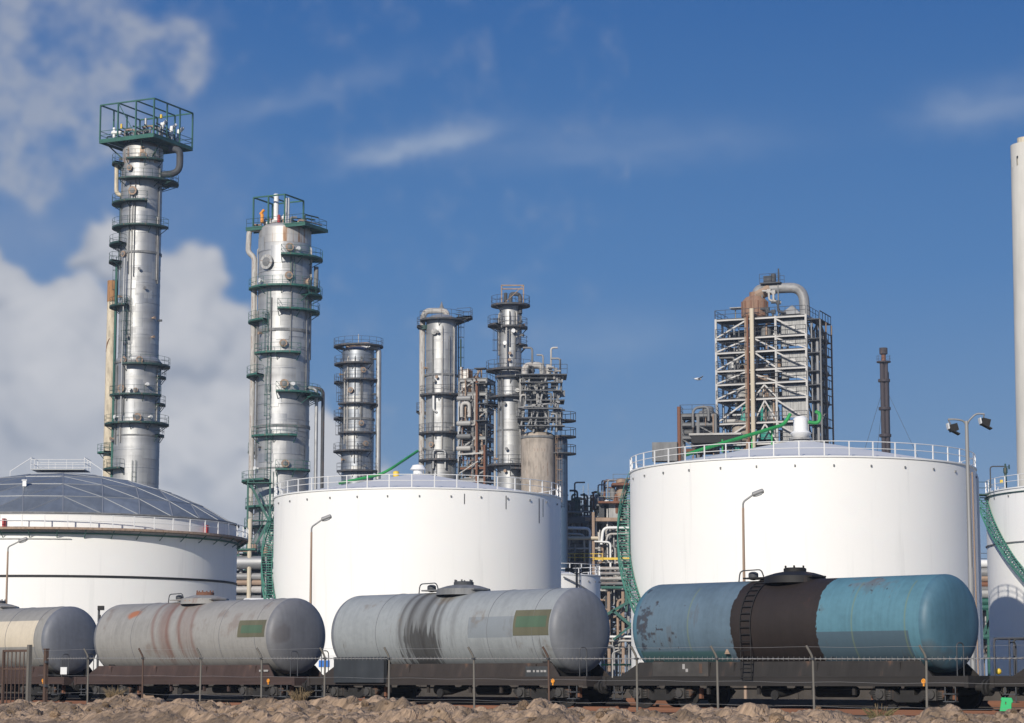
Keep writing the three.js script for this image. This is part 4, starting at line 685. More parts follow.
{ const b = at(577, 571, 215), t = thing('lamp_mast', 'thin dark mast with two small lamps in the gap between tanks', 'lamp', [b.x, 0, b.z]); part('post', [bar([0, 0, 0], [0, b.y, 0], 0.08, 8)], M.dark, t); for (const k of [-1, 1]) part('lamp_head', [box(0.7, 0.35, 0.5, k * 0.75, b.y + 0.1, 0), bar([0, b.y - 0.3, 0], [k * 0.75, b.y, 0], 0.05)], M.black, t); }
{ const b = at(326, 660, 130), t = thing('blue_sign', 'small blue sign on a white panel between two grey wagons', 'sign', [b.x, 0, b.z]); part('board', [box(1.3, 0.75, 0.06, 0.1, b.y - 0.1, 0)], M.whitePaint, t); part('blue_field', [box(0.6, 0.36, 0.03, -0.1, b.y - 0.2, 0.05)], M.blueSign, t); part('post', [bar([-0.5, 0, -0.05], [-0.5, b.y, -0.05], 0.05), bar([0.6, 0, -0.05], [0.6, b.y, -0.05], 0.05)], M.grey, t); }
{
  const b = at(1006, 711, 60), t = thing('plastic_sheet', 'bright green plastic sheet standing by the right edge under the wagon', 'sheet', [b.x, b.y, b.z], -0.25), g = mat({ color: rgb(0.005, 0.42, 0.13), roughness: 0.5 });
  const s = new THREE.Shape([[-0.15, 0], [-0.1, 0.28], [-0.12, 0.3], [-0.09, 0.34], [0.15, 0.33], [0.18, 0.24], [0.14, 0.2], [0.13, 0.0]].map(p => new THREE.Vector2(...p))), h = new THREE.Path([[-0.015, 0.16], [0.02, 0.16], [0.02, 0.24], [-0.015, 0.24]].map(p => new THREE.Vector2(...p))); s.holes.push(h);
  part('sheet', [new THREE.ExtrudeGeometry(s, { depth: 0.05, bevelEnabled: true, bevelSize: 0.008, bevelThickness: 0.01, bevelSegments: 1 })], g, t); part('stake', [bar([-0.05, -0.5, -0.02], [-0.05, 0.3, -0.02], 0.012), bar([0.08, -0.5, -0.02], [0.08, 0.3, -0.02], 0.012)], M.dark, t);
}
{ const b = at(698, 379, 260), t = thing('seagull', 'white seagull gliding in the sky beside the steel tower', 'bird', b.toArray(), 0.5); const pos = [], pr = [[-0.5, 0.02], [-0.38, 0.09], [-0.1, 0.16], [0.15, 0.15], [0.34, 0.08], [0.42, 0.085], [0.5, 0.02]].map(([y, r]) => new THREE.Vector2(r, y)); part('body', [new THREE.LatheGeometry(pr, 12).rotateZ(Math.PI / 2)], M.whitePaint, t);
  for (const k of [-1, 1]) { const w = new THREE.Shape([[0.1, 0.05], [0.16, 0.5], [-0.02, 1.2], [-0.12, 1.15], [-0.1, 0.5], [-0.2, 0.05]].map(p => new THREE.Vector2(...p))), g = new THREE.ExtrudeGeometry(w, { depth: 0.03, bevelEnabled: false }); g.rotateX(k * (Math.PI / 2 - 0.2)); g.rotateZ(0); part('wing', [g], M.grey, t); } }

// ---------------------------------------------------------------- columns of the plant
function column(name, label, px, py, Z) { const b = at(px, py, Z), t = thing(name, label, 'column', [b.x, 0, b.z]); t.H = y => Yp(y, Z, px); t.m = Z / F; return t; }
const C1 = column('distillation_column', 'tallest steel column with a green cage platform on top', 140.6, 254, 300);
{
  const t = C1, H = t.H, r = 2.64, r2 = 3.0, yj = H(362);
  shell(t, [[0, yj, r2], [yj + 0.5, H(150), r]], M.clad); part('transition', [revolve([[r2, yj], [r, yj + 0.5]], 48)], M.clad, t);
  flange(t, r, H(255)); flange(t, r2, H(437), 0.2, 0.08); flange(t, r2, H(364)); part('head', [dome(r, H(150), 1.0)], M.cladStain, t);
  part('rust_band', [revolve([[r + 0.025, H(166)], [r + 0.025, H(151)]], 48)], M.cladStain, t);
  for (const [y, a, b, w] of [[165, -120, -55, 1.4], [163, -30, 60, 0.9], [183, -40, 130, 1.5], [184, 60, 110, 2.2], [205, -110, 20, 1.3], [229, -115, 78, 1.2], [246, -110, -35, 1.5], [263, -120, -55, 1.5], [308, -125, -20, 1.3]]) platform(t, r, H(y), a, b, w);
  for (const [y, a, b, w] of [[367, -20, 115, 1.2], [378, 60, 100, 0.7], [397, -55, 60, 1.0], [405, 60, 100, 0.7], [425, -130, 120, 1.2], [436, 60, 100, 0.6], [452, -150, -75, 1.2], [470, -125, -20, 1.2]]) platform(t, r2, H(y), a, b, w);
  for (const [y0, y1, a] of [[184, 166, -75], [229, 206, -70], [246, 229, -90], [263, 246, -75], [308, 264, -85], [362, 308, -28], [362, 308, -18]]) ladder(t, r, H(y0), H(y1), a);
  for (const [y0, y1, a] of [[397, 368, -60], [425, 398, -80], [452, 426, -95], [470, 452, -80], [490, 470, 5]]) ladder(t, r2, H(y0), H(y1), a);
  for (const [y, a, q] of [[160, 10, 0.5], [195, -15, 0.6], [172, -25, 0.4], [257, -40, 0.4]]) manway(t, r, H(y), a, q);
  for (const [y, a, q] of [[363, 12, 0.45], [363, -25, 0.45], [391, -30, 0.55], [420, 10, 0.55], [393, 5, 0.3]]) manway(t, r2, H(y), a, q);
  for (const [y, a] of [[419, -45], [419, 40], [387, 30], [392, -8]]) part('nozzle', [outward(revolve([[0.14, -0.2], [0.14, 0.5], [0.24, 0.5], [0.24, 0.62], [0.001, 0.62]], 10), r2, H(y), a)], M.whitePaint, t);
  part('riser', [pipe([[r + 0.9, H(150), 0.6], [r + 2.4, H(151), 0.6], [r + 2.4, H(174), 0.6], [r - 0.2, H(176), 0.6]], 0.46, 1.5, 12)], M.dark, t, 'dark overhead pipe looping beside the head');
  part('riser', [pipe([[-r - 0.75, H(165), 0.4], [-r - 0.7, H(194), 0.4], [-r + 0.2, H(197), 0.4]], 0.28, 0.6)], M.cream, t);
  part('riser', [bar([-r - 0.35, H(265), 0.9], [-r - 0.35, H(480), 0.9], 0.16, 8)], M.green, t); part('riser', [bar([-1.6, H(262), r + 0.35], [-1.6, H(425), r + 0.5], 0.11, 8)], M.clad, t);
  weather(t, r, H(360), H(170), 301, 24); weather(t, r2, H(490), H(368), 302, 18);
  for (const [y, s] of [[321, 1], [366, 1], [160, -1]]) part('lug', [box(0.5, 0.25, 0.3, s * (r + 0.2), H(y), 0.4)], M.dark, t);
  // cage platform on top, turned to the plant's grid: corner towards the camera on the right
  const yb = H(142), yt = H(142) + 4.7, c = at(153.5, 138, 295), q = new THREE.Group(); q.name = 'cage_platform'; q.position.set(c.x - t.position.x, 0, c.z - t.position.z); q.rotation.y = R(-26); t.add(q);
  const w = 8.6, d = 9.0, cr = []; q.position.y = 0;
  part('cage_deck', [box(w, 0.12, d, -w / 2, yb, -d / 2), ...[0, 1, 2, 3, 4].map(i => beam([-w * i / 4, yb - 0.3, 0.02], [-w * i / 4, yb - 0.3, -d - 0.02], 0.2, 0.36)), beam([0.05, yb - 0.25, 0], [-w - 0.05, yb - 0.25, 0], 0.2, 0.5), beam([0.05, yb - 0.25, -d], [-w - 0.05, yb - 0.25, -d], 0.2, 0.5)], M.green, q);
  for (const x of [0, -w / 3, -w * 2 / 3, -w]) for (const z of [0, -d]) cr.push(beam([x, yb, z], [x, yt, z], 0.17)); for (const z of [-d / 3, -d * 2 / 3]) for (const x of [0, -w]) cr.push(beam([x, yb, z], [x, yt, z], 0.16));
  for (const y of [yt, yb + 1.15, yb + 0.6]) { const k = y === yt ? 0.17 : 0.06; for (const z of [0, -d]) cr.push(beam([0, y, z], [-w, y, z], k)); for (const x of [0, -w]) cr.push(beam([x, y, 0], [x, y, -d], k)); }
  for (const x of [-w / 3, -w * 2 / 3]) cr.push(beam([x, yt, 0], [x, yt, -d], 0.15)); cr.push(beam([-w / 3, yb, 0], [-w * 2 / 3, yt, 0], 0.07));
  part('cage_frame', cr, M.green, q);
  for (const [x, z] of [[-0.9, -3], [-0.9, -5.2], [-1.1, -7.2]]) part('relief_valve', [capsule([x, yb + 0.3, z], [x + 0.2, yb + 2.2, z], 0.28, 10), capsule([x, yb + 1.6, z], [x + 0.9, yb + 2.4, z], 0.24, 10)], M.whitePaint, q, 'white relief valve');
  part('relief_valve', [capsule([-7.8, yb + 1.2, -1.5], [-6.2, yb + 1.0, -1.5], 0.26, 10), capsule([-7.4, yb + 0.2, -1.5], [-7.4, yb + 1.9, -1.5], 0.2, 10)], M.whitePaint, q); part('relief_valve', [capsule([-3.4, yb + 1.9, -3], [-3.4, yb + 3.1, -3], 0.18, 10), bar([-3.4, yb, -3], [-3.4, yb + 2, -3], 0.12)], M.clad, q);
  for (const [x, h] of [[-6, 1.5], [-4.6, 1.2], [-3, 1.7], [-5.3, 1.0], [-2, 1.3]]) part('header_pipe', [pipe([[x, yb - 0.2, -2], [x, yb + h, -2], [x + 1.3, yb + h, -2.4], [x + 1.3, yb, -2.4]], 0.15, 0.4)], h > 1.4 ? M.rustPale : M.mid, q);
  for (let i = 0; i < 22; i++) part('header_pipe', [pipe([[-8.2 + i * 0.37, yb, -1 - (i * 7 % 8)], [-8.2 + i * 0.37, yb + 0.6 + (i % 5) * 0.28, -1 - (i * 7 % 8)], [-7.6 + i * 0.37, yb + 0.6 + (i % 5) * 0.28, -1.4 - (i * 7 % 7)]], 0.1, 0.25)], i % 3 ? M.mid : M.greenDark, q);
  part('valve_wheel', [capsule([-5.6, yb + 1.3, -0.6], [-5.6, yb + 2.0, -0.6], 0.15), capsule([0, yb + 2.3, -1.6], [0, yb + 2.9, -1.6], 0.2)], M.yellow, q); part('cage_brace', [beam([0, yb - 0.4, -2], [-w / 2 + 2, yb - 3, -d / 2 + 2], 0.16), beam([-w, yb - 0.4, -2], [-w / 2 - 1.5, yb - 3, -d / 2 + 2], 0.16), beam([-2, yb - 0.4, 0], [-w / 2 + 1, yb - 2.5, -d / 2 + 2], 0.16)], M.greenDark, q);
}
{
  const Z = 306, b = at(111.5, 338, Z), t = thing('stack_pipe', 'slim cream stack with a scorched brown top behind the tallest column', 'stack', [b.x, 0, b.z]), H = y => Yp(y, Z, 112);
  part('shaft', [revolve([[0.8, 0], [0.68, H(298)]], 20)], M.cream, t); part('top_section', [revolve([[0.72, H(302)], [0.72, H(281)], [0.55, H(281)], [0.55, H(284)]], 20)], M.rustOrange, t, 'scorched brown top section'); part('cable', [pipe([[-0.62, H(352), 0.2], [-0.4, H(342), 0.66], [0.5, H(333), 0.5], [0.64, H(326), 0.1]], 0.08, 0.5)], M.rust, t);
  platform(t, 0.62, H(453), -170, 60, 0.9, M.green);
}
const C2 = column('distillation_column', 'wide steel column with rusty rim and two white vent pipes on top', 284.9, 256, 285);
{
  const t = C2, H = t.H, r = 3.28;
  shell(t, [[0, H(470), r + 0.05], [H(470), H(333), r], [H(333), H(246), r], [H(246), H(232), r + 0.01]].slice(0, 3), M.clad); shell(t, [[H(246), H(231), r]], M.cladStain); part('head', [dome(r, H(231), 0.9)], M.cladStain, t, 'rust streaked column head');
  flange(t, r, H(333), 0.35); flange(t, r, H(428), 0.35); flange(t, r, H(470), 0.2, 0.1);
  for (const [y, a, b, w] of [[260, 0, 105, 1.5], [290, -80, 118, 1.2], [297, 45, 110, 1.5], [313, -5, 110, 1.2], [323, -120, -30, 1.2], [356, -50, 35, 1.1], [377, -125, -40, 1.3], [395, -5, 118, 1.4], [398, 50, 110, 1.7], [438, -55, 30, 1.1], [472, -5, 60, 1.0], [452, -150, -90, 1.0], [482, -140, -20, 1.7], [508, -85, 0, 1.2], [528, -120, 5, 1.3], [553, -140, 5, 1.4]]) platform(t, r, H(y), a, b, w, M.green);
  for (const [y0, y1, a] of [[290, 262, 22], [323, 300, -28], [356, 324, -32], [377, 357, -25], [395, 378, -28], [438, 396, -25], [482, 440, -22], [508, 482, -8], [528, 508, -40], [553, 528, -15], [600, 553, -35]]) ladder(t, r, H(y0), H(y1), a, M.green);
  for (const [y, a, q] of [[252, 15, 0.52], [280, 14, 0.5], [284, 65, 0.5], [347, 5, 0.5], [387, 8, 0.55], [466, 12, 0.5]]) manway(t, r, H(y), a, q, M.rustPale, M.mid);
  manway(t, r, H(266), -33, 0.95, M.panel, M.mid); for (const [y, a] of [[253, 32], [387, 24], [284, -48], [328, -105], [470, -55]]) part('nozzle', [outward(revolve([[0.14, -0.2], [0.14, 0.5], [0.26, 0.5], [0.26, 0.64], [0.001, 0.64]], 10), r, H(y), a)], M.whitePaint, t);
  part('riser', [pipe([[-r + 0.6, H(231), 0.5], [-r - 1.2, H(229), 0.5], [-r - 1.3, H(253), 0.5], [-r - 0.5, H(258), 0.5], [-r - 0.5, H(600), 0.5]], 0.34, 1.2, 12)], M.steel, t, 'pale pipe running down the side');
  for (const [x, z] of [[r + 1.0, 1.0], [r + 1.75, 0.4]]) part('riser', [pipe([[x - 1.6, H(388), z], [x, H(390), z], [x, H(500), z]], 0.22, 0.6)], x > r + 1.5 ? M.dark : M.clad, t); part('riser', [bar([r + 0.75, H(268), 0.8], [r + 0.75, H(288), 0.8], 0.3, 10)], M.mid, t);
  weather(t, r + 0.03, H(500), H(250), 303, 34);
  // top deck
  const yb = H(229), q = new THREE.Group(); q.name = 'top_deck'; q.rotation.y = R(-26); t.add(q);
  part('deck_plate', [box(8.6, 0.15, 5.6, 0.2, yb, 0), ...[-3, -1, 1, 3].map(z => beam([-4.1, yb - 0.25, z * 0.9], [4.5, yb - 0.25, z * 0.9], 0.16, 0.3)), beam([4.5, yb - 0.2, -2.8], [4.5, yb - 0.2, 2.8], 0.2, 0.4)], M.green, q);
  straightRail([-4.0, yb, 2.75], [4.4, yb, 2.75], M.greenDark, q); straightRail([4.4, yb, 2.75], [4.4, yb, -2.75], M.greenDark, q); straightRail([-4.0, yb, -2.75], [4.4, yb, -2.75], M.greenDark, q);
  part('deck_frame', [[-3.3, 2.3], [1.3, 2.3], [-3.3, -2.2], [1.3, -2.2], [-1.1, 2.3]].map(([x, z]) => beam([x, yb, z], [x, yb + 3.9, z], 0.17)).concat([[[-3.3, 2.3], [1.3, 2.3]], [[-3.3, -2.2], [1.3, -2.2]], [[-3.3, 2.3], [-3.3, -2.2]], [[1.3, 2.3], [1.3, -2.2]]].map(([a, b]) => beam([a[0], yb + 3.9, a[1]], [b[0], yb + 3.9, b[1]], 0.16)), [beam([-1.1, yb + 3.9, 2.3], [-1.1, yb + 3.9, -2.2], 0.14)]), M.green, q);
  for (const [x, z, h0, h1] of [[-0.9, 0.8, 0, 4.4], [1.1, 1.4, 0, 3.6]]) part('vent_pipe', [bar([x, yb + h0, z], [x, yb + h1, z], 0.33, 14)], M.whitePaint, q, 'white vent pipe');
  part('vent_pipe', [pipe([[-2.5, yb + 0.7, 1], [0.6, yb + 1.0, 1.6], [1.2, yb + 1.7, 1.6]], 0.22, 0.5)], M.whitePaint, q); part('valve_body', [capsule([-2.2, yb + 0.6, 2], [-2.2, yb + 1.8, 2], 0.22), capsule([-2.5, yb + 1.7, 2], [-1.9, yb + 2.3, 2], 0.18)], M.orange, q); part('valve_body', [capsule([0.4, yb + 0.4, 2.2], [0.4, yb + 1.4, 2.2], 0.2)], M.red, q);
  for (let i = 0; i < 16; i++) part('header_pipe', [pipe([[-3.6 + i * 0.48, yb, -1.6 + (i % 4)], [-3.6 + i * 0.48, yb + 0.5 + (i % 5) * 0.25, -1.6 + (i % 4)], [-3.1 + i * 0.48, yb + 0.5 + (i % 5) * 0.25, -2]], 0.09, 0.2)], i % 3 ? M.greenDark : M.mid, q);
  for (let i = 0; i < 7; i++) part('header_pipe', [pipe([[-3.8 + i * 1.1, yb, 1.5], [-3.8 + i * 1.1, yb + 0.6 + (i % 3) * 0.25, 1.5], [-3.2 + i * 1.1, yb + 0.6 + (i % 3) * 0.25, 1.0]], 0.14, 0.3)], i % 2 ? M.mid : M.rustPale, q);
  // stair tower at its foot
  for (const x of [-3.6, -0.9]) part('stair_column', [beam([x, 0, r + 1.8], [x, H(482), r + 1.8], 0.22)], M.green, t);
  for (let i = 0; i < 5; i++) { const y0 = 2 + i * 4.6, y1 = y0 + 4.6; part('stair_flight', [beam([i % 2 ? -3.4 : -1.0, y0, r + 1.8], [i % 2 ? -1.0 : -3.4, y1, r + 1.8], 0.12, 0.3), beam([i % 2 ? -3.4 : -1.0, y0 + 1.1, r + 1.8], [i % 2 ? -1.0 : -3.4, y1 + 1.1, r + 1.8], 0.06), box(3, 0.1, 1.3, -2.2, y1, r + 1.6)], M.green, t); }
}
const C3 = column('distillation_column', 'small dark grey column ringed with walkways, behind the middle tank', 358, 400, 330);
{
  const t = C3, H = t.H, r = 2.3; shell(t, [[0, H(352), r]], M.cladDark); part('head', [dome(r, H(352), 0.8)], M.cladDark, t);
  for (const [y, a, b, w] of [[347, -150, 150, 1.3], [365, -130, 40, 1.2], [381, -40, 110, 0.9], [383, -120, -60, 1.2], [405, -60, 60, 0.9], [406, 60, 110, 1.0], [419, -130, -50, 1.2], [434, -60, 60, 0.8], [452, -130, 40, 1.2], [472, -60, 80, 1.0]]) platform(t, r, H(y), a, b, w, M.dark);
  for (const [y0, y1, a] of [[365, 348, -60], [383, 366, -80], [419, 384, -70], [452, 420, -75], [480, 452, 10]]) ladder(t, r, H(y0), H(y1), a, M.dark);
  weather(t, r, H(480), H(360), 304, 16); flange(t, r, H(420), 0.3); part('riser', [pipe([[0.5, H(349), 1], [r + 0.7, H(348), 1], [r + 0.75, H(480), 1]], 0.38, 0.9, 12)], M.clad, t, 'silver pipe running down the side'); for (const y of [360, 395, 433]) part('pipe_bracket', [box(1.1, 0.2, 0.5, r + 0.4, H(y), 1)], M.dark, t);
  part('antenna', [bar([0, H(352), 0], [0, H(334), 0], 0.07, 6)], M.steel, t); part('head_pipe', [pipe([[-1.5, H(350), 1], [-1.5, H(346), 1], [1.6, H(345), 1], [2.6, H(350), 1]], 0.3, 0.8)], M.rustPale, t); for (const [y, a] of [[372, 20], [392, -20], [425, 15], [445, 30]]) manway(t, r, H(y), a, 0.4);
}
const C4 = column('process_column', 'bright steel column with an arched pipe over its domed top', 441.5, 343, 290);
{
  const t = C4, H = t.H, r = 1.97; shell(t, [[0, H(371), r], [H(371), H(322), r]], M.clad); part('head', [dome(r, H(322), 1.0)], M.clad, t); flange(t, r, H(376), 0.25); weather(t, r, H(480), H(330), 305, 16);
  part('overhead_pipe', [pipe([[0.7, H(322), 0.2], [0.7, H(311), 0.2], [-2.2, H(311), 0.2], [-2.45, H(324), 0.2], [-2.45, H(480), 0.2]], 0.37, 1.4, 12)], M.steel, t, 'pale overhead pipe arching down the side'); part('finial', [revolve([[0.5, H(311)], [0.2, H(306)], [0.001, H(301)]], 10)], M.mid, t); part('pipe_band', [bar([-2.15, H(330), 0.2], [-2.15, H(326), 0.2], 0.68, 12)], M.greenDark, t);
  for (const [y, a, b, w] of [[321, -75, 130, 0.9], [318, 70, 120, 2.0], [396, -70, 120, 0.9], [434, -80, 110, 0.9], [461, -80, 110, 0.9], [412, -140, -80, 1.2], [327, -140, -70, 1.2]]) platform(t, r, H(y), a, b, w, M.dark);
  for (const [y0, y1, a] of [[396, 322, 100], [434, 398, 95], [461, 435, 90], [480, 461, -20]]) ladder(t, r, H(y0), H(y1), a, M.dark);
  manway(t, r, H(334), -22, 0.38, M.panel, M.panel); manway(t, r, H(446), -30, 0.35); part('level_pipe', [pipe([[-0.9, H(398), r + 0.3], [-0.9, H(412), r + 0.3], [-0.5, H(414), r]], 0.15)], M.whitePaint, t); part('level_pipe', [pipe([[-0.9, H(470), r + 0.25], [-0.9, H(452), r + 0.25], [0.6, H(452), r + 0.2], [0.6, H(470), r + 0.25]], 0.13)], M.clad, t);
  part('nozzle', [outward(revolve([[0.3, -0.2], [0.3, 0.5], [0.001, 0.5]], 10), r, H(430), 40)], M.mid, t); part('riser', [bar([r + 0.5, H(340), 0.6], [r + 0.5, H(480), 0.6], 0.12)], M.greenDark, t);
}
const C5 = column('process_column', 'slender steel column with a small open frame on its top', 510.5, 400, 280);
{
  const t = C5, H = t.H, r = 1.32, r2 = 1.6; shell(t, [[0, H(377), r2], [H(374), H(308), r]], M.clad, 40); part('transition', [revolve([[r2, H(377)], [r, H(374)]], 40)], M.clad, t); part('head', [dome(r, H(308), 0.7)], M.clad, t); flange(t, r2, H(431), 0.2, 0.08); weather(t, r2, H(485), H(380), 306, 12); weather(t, r, H(370), H(315), 307, 8);
  for (const [y, a, b, w, q] of [[306, -160, 160, 1.1, r], [326, -140, -40, 1.5, r], [328, -30, 100, 0.8, r], [346, 30, 110, 0.8, r], [371, -140, 130, 1.4, r2], [378, -60, 60, 0.6, r2], [398, -100, 110, 1.1, r2], [405, -140, -60, 1.6, r2], [466, -130, 120, 1.3, r2], [470, 0, 110, 1.4, r2]]) platform(t, q, H(y), a, b, w, M.dark);
  for (const [y0, y1, a] of [[326, 307, -40], [371, 327, -60], [398, 372, -50], [466, 400, 60]]) ladder(t, r + 0.2, H(y0), H(y1), a, M.dark);
  const yb = H(307), q = part('top_frame', [[-1.1, 1.2], [1.6, 1.2], [-1.1, -1.4], [1.6, -1.4]].map(([x, z]) => beam([x, yb, z], [x, yb + 2.5, z], 0.14)).concat([[[-1.1, 1.2], [1.6, 1.2]], [[-1.1, -1.4], [1.6, -1.4]], [[-1.1, 1.2], [-1.1, -1.4]], [[1.6, 1.2], [1.6, -1.4]]].map(([a, b]) => beam([a[0], yb + 2.5, a[1]], [b[0], yb + 2.5, b[1]], 0.14))), M.rustPale, t);
  part('frame_brace', [beam([-1.1, yb, 1.2], [1.6, yb + 2.5, 1.2], 0.08)], M.rustPale, q); part('head_pipe', [pipe([[0, yb - 0.3, 0], [0, yb + 1.7, 0], [1.2, yb + 1.5, 0.4], [1.2, yb - 1, 1.0]], 0.25, 0.5), capsule([-0.6, yb + 0.5, 0.6], [-0.6, yb + 1.7, 0.6], 0.22)], M.dark, t);
  part('riser', [bar([-0.5, H(330), r2 + 0.25], [-0.5, H(372), r2 + 0.25], 0.12)], M.steel, t); part('riser', [bar([-r2 - 0.3, H(410), 0.5], [-r2 - 0.3, H(490), 0.5], 0.14)], M.steel, t); for (const [y, a] of [[333, 10], [392, 25], [396, -10], [345, -20]]) part('nozzle', [outward(revolve([[0.16, -0.2], [0.16, 0.6], [0.26, 0.6], [0.26, 0.72], [0.001, 0.72]], 10), r, H(y), a)], M.whitePaint, t);
  part('gauge_ring', [box(0.5, 0.3, 0.2, r2 - 0.1, H(412), r2 * 0.5)], M.whitePaint, t);
}
// steel frame full of pipework between the two slim columns
{
  const Z = 284, b = at(459, 480, Z), t = thing('process_unit', 'rusty open steel frame full of pipework between two slim columns', 'steel frame', [b.x, 0, b.z], R(-14)), H = y => Yp(y, Z, 480);
  frame(t, { col: 0.1, w: 3.5, d: 4, nx: 2, nz: 2, floors: [480, 468, 452, 438, 424, 410, 394, 380].map(H), y0: 0, seed: 12, pipes: 130, vessels: 14, thin: 0.5, brace: 0.25, alt: M.rust, steel: M.grey, deck: M.mid, mats: [M.grey, M.steel, M.clad, M.rustPale, M.mid, M.rust, M.steel] });
  part('rust_column', [beam([2.4, 0, 0.5], [2.4, H(382), 0.5], 0.26)], M.rust, t); part('rust_column', [beam([3.4, 0, 0.5], [3.4, H(446), 0.5], 0.24)], M.rust, t);
  part('stack_vessel', [capsule([0.6, H(396), -1], [0.6, H(368), -1], 0.85), bar([0.2, H(380), -0.2], [0.2, H(367), -0.2], 0.18), bar([1.1, H(378), 0], [1.1, H(369), 0], 0.15)], M.cladStain, t);
  for (const [y, m] of [[399, M.grey], [424, M.panel], [437, M.mid], [449, M.steel]]) part('exchanger', [capsule([-0.2, H(y), 0.5], [1.7, H(y), 0.5], 0.32), box(0.2, 1.0, 0.2, 0.2, H(y) - 0.5, 0.5)], m, t);
  part('bend_pipe', [pipe([[0.5, H(418), 0.7], [0.5, H(404), 0.7], [1.5, H(404), 0.7], [1.5, H(418), 0.7]], 0.24, 0.6, 12)], M.steel, t); part('light_truss', [beam([0.2, H(474), 0.6], [2.6, H(462), 0.6], 0.12), beam([0, H(455), 0.6], [3.2, H(454), 0.6], 0.16, 0.2)], M.steel, t);
  for (const [y, x0, x1] of [[370, 2.2, 3.6], [385, 2.4, 3.8], [405, 2.6, 3.9], [422, 2.4, 3.8]]) part('side_platform', [box(x1 - x0, 0.12, 1.4, (x0 + x1) / 2, H(y), 0.4)], M.dark, t);
}
{   // tan vessel with the strutted head frame
  const Z = 277, b = at(538, 460, Z), t = thing('regenerator_vessel', 'tan vessel under a frame of slanted grey struts', 'vessel', [b.x, 0, b.z]), H = y => Yp(y, Z, 538), r = 2.05;
  part('drum', [revolve([[r, 0], [r, H(437)]], 40), dome(r, H(437), 0.7)], M.tan, t); flange(t, r, H(438), 0.25, 0.1, M.mid);
  part('upper_drum', [capsule([0, H(432), 0], [0, H(378), 0], 1.25, 20)], M.mid, t); for (const [w, d, x, y] of [[6.2, 5, 0.4, 377], [4.6, 4, 0.9, 402], [5.4, 4.6, 0.2, 420]]) part('crown_deck', [box(w, 0.15, d, x, H(y), 0)], M.dark, t);
  for (const [x0, y0, x1, y1, z] of [[-2.2, 434, -1.0, 378, 1.7], [-0.6, 434, 1.0, 378, 2.0], [1.6, 434, 3.0, 378, 1.7], [-1.6, 434, 0.2, 400, 2.1], [1.3, 425, -0.6, 385, 2.1], [2.2, 432, 2.3, 378, 1.9], [-2.4, 410, 2.6, 404, 2.1], [0.9, 434, 2.2, 404, 2.1]]) part('strut', [beam([x0, H(y0), z], [x1, H(y1), z], 0.19)], M.grey, t);
  part('crossover_pipe', [pipe([[-1.6, H(377), 1], [-1.6, H(367), 1], [0.6, H(366), 1], [0.6, H(380), 1]], 0.42, 0.9, 12)], M.steel, t); part('stub', [bar([1.3, H(378), 1], [1.3, H(366), 1], 0.35, 10), bar([2.2, H(378), 1], [2.2, H(369), 1], 0.2, 10)], M.steel, t);
  straightRail([-2.7, H(376), 2.5], [3.5, H(376), 2.5], M.dark, t); straightRail([-2.5, H(419), 2.3], [2.9, H(419), 2.3], M.dark, t);
  for (const [y, x] of [[412, 2.4], [395, 2.8], [386, 2.0], [428, 2.5], [390, -1.8], [415, -2.2]]) part('attached_box', [box(0.9, 0.7, 0.8, x, H(y), 1.3), pipe([[x, H(y), 1.9], [x, H(y) + 1.5, 1.9], [x - 0.8, H(y) + 1.6, 1.9]], 0.12)], M.mid, t);
  ladder(t, r, 20, H(437), 75, M.rustPale);
  { const rd = rng(88), ms = [M.grey, M.mid, M.steel, M.dark]; for (let i = 0; i < 46; i++) { const x = -2.2 + rd() * 5.2, y = H(434) + rd() * (H(372) - H(434)), z = 1.0 + rd() * 1.3, h = 0.6 + rd() * 2.4, x2 = x + (rd() - 0.5) * 2.4; part('pipe', [pipe([[x, y, z], [x, y + h, z], [x2, y + h, z]], 0.05 + rd() * 0.09)], ms[i % 4], t); } for (const y of [385, 393, 411, 428]) part('walkway', [box(4.6 + (y % 3) * 0.5, 0.08, 1.0, 0.4, H(y), 2.3), box(4.6, 0.05, 0.05, 0.4, H(y) + 1.0, 2.75), box(4.6, 0.05, 0.05, 0.4, H(y) + 0.5, 2.75)], M.mid, t); }
  const c = part('dark_column', [revolve([[0.85, 0], [0.85, H(440)]], 24).translate(2.75, 0, -0.8), dome(0.85, H(440), 0.5).translate(2.75, 0, -0.8)], mat({ color: rgb(0.05, 0.085, 0.14), roughness: 0.5 }), t, 'dark blue column beside the tan vessel');
  const p = new THREE.Group(); p.name = 'column_walkway'; p.position.set(2.75, 0, -0.8); t.add(p); for (const y of [421, 437, 454]) { const g = revolve([[0.9, H(y)], [1.9, H(y)], [1.9, H(y) + 0.15], [0.9, H(y) + 0.15]], 20); part('deck', [g], M.dark, p); part('railing', [sweep(arc(1.85, H(y) + 1.1, 0, 6.28, 20), 0.04, 5), ...Array.from({ length: 9 }, (_, i) => bar(round(1.85, H(y), i * 0.7), round(1.85, H(y) + 1.1, i * 0.7), 0.035, 4))], M.dark, p); }
}
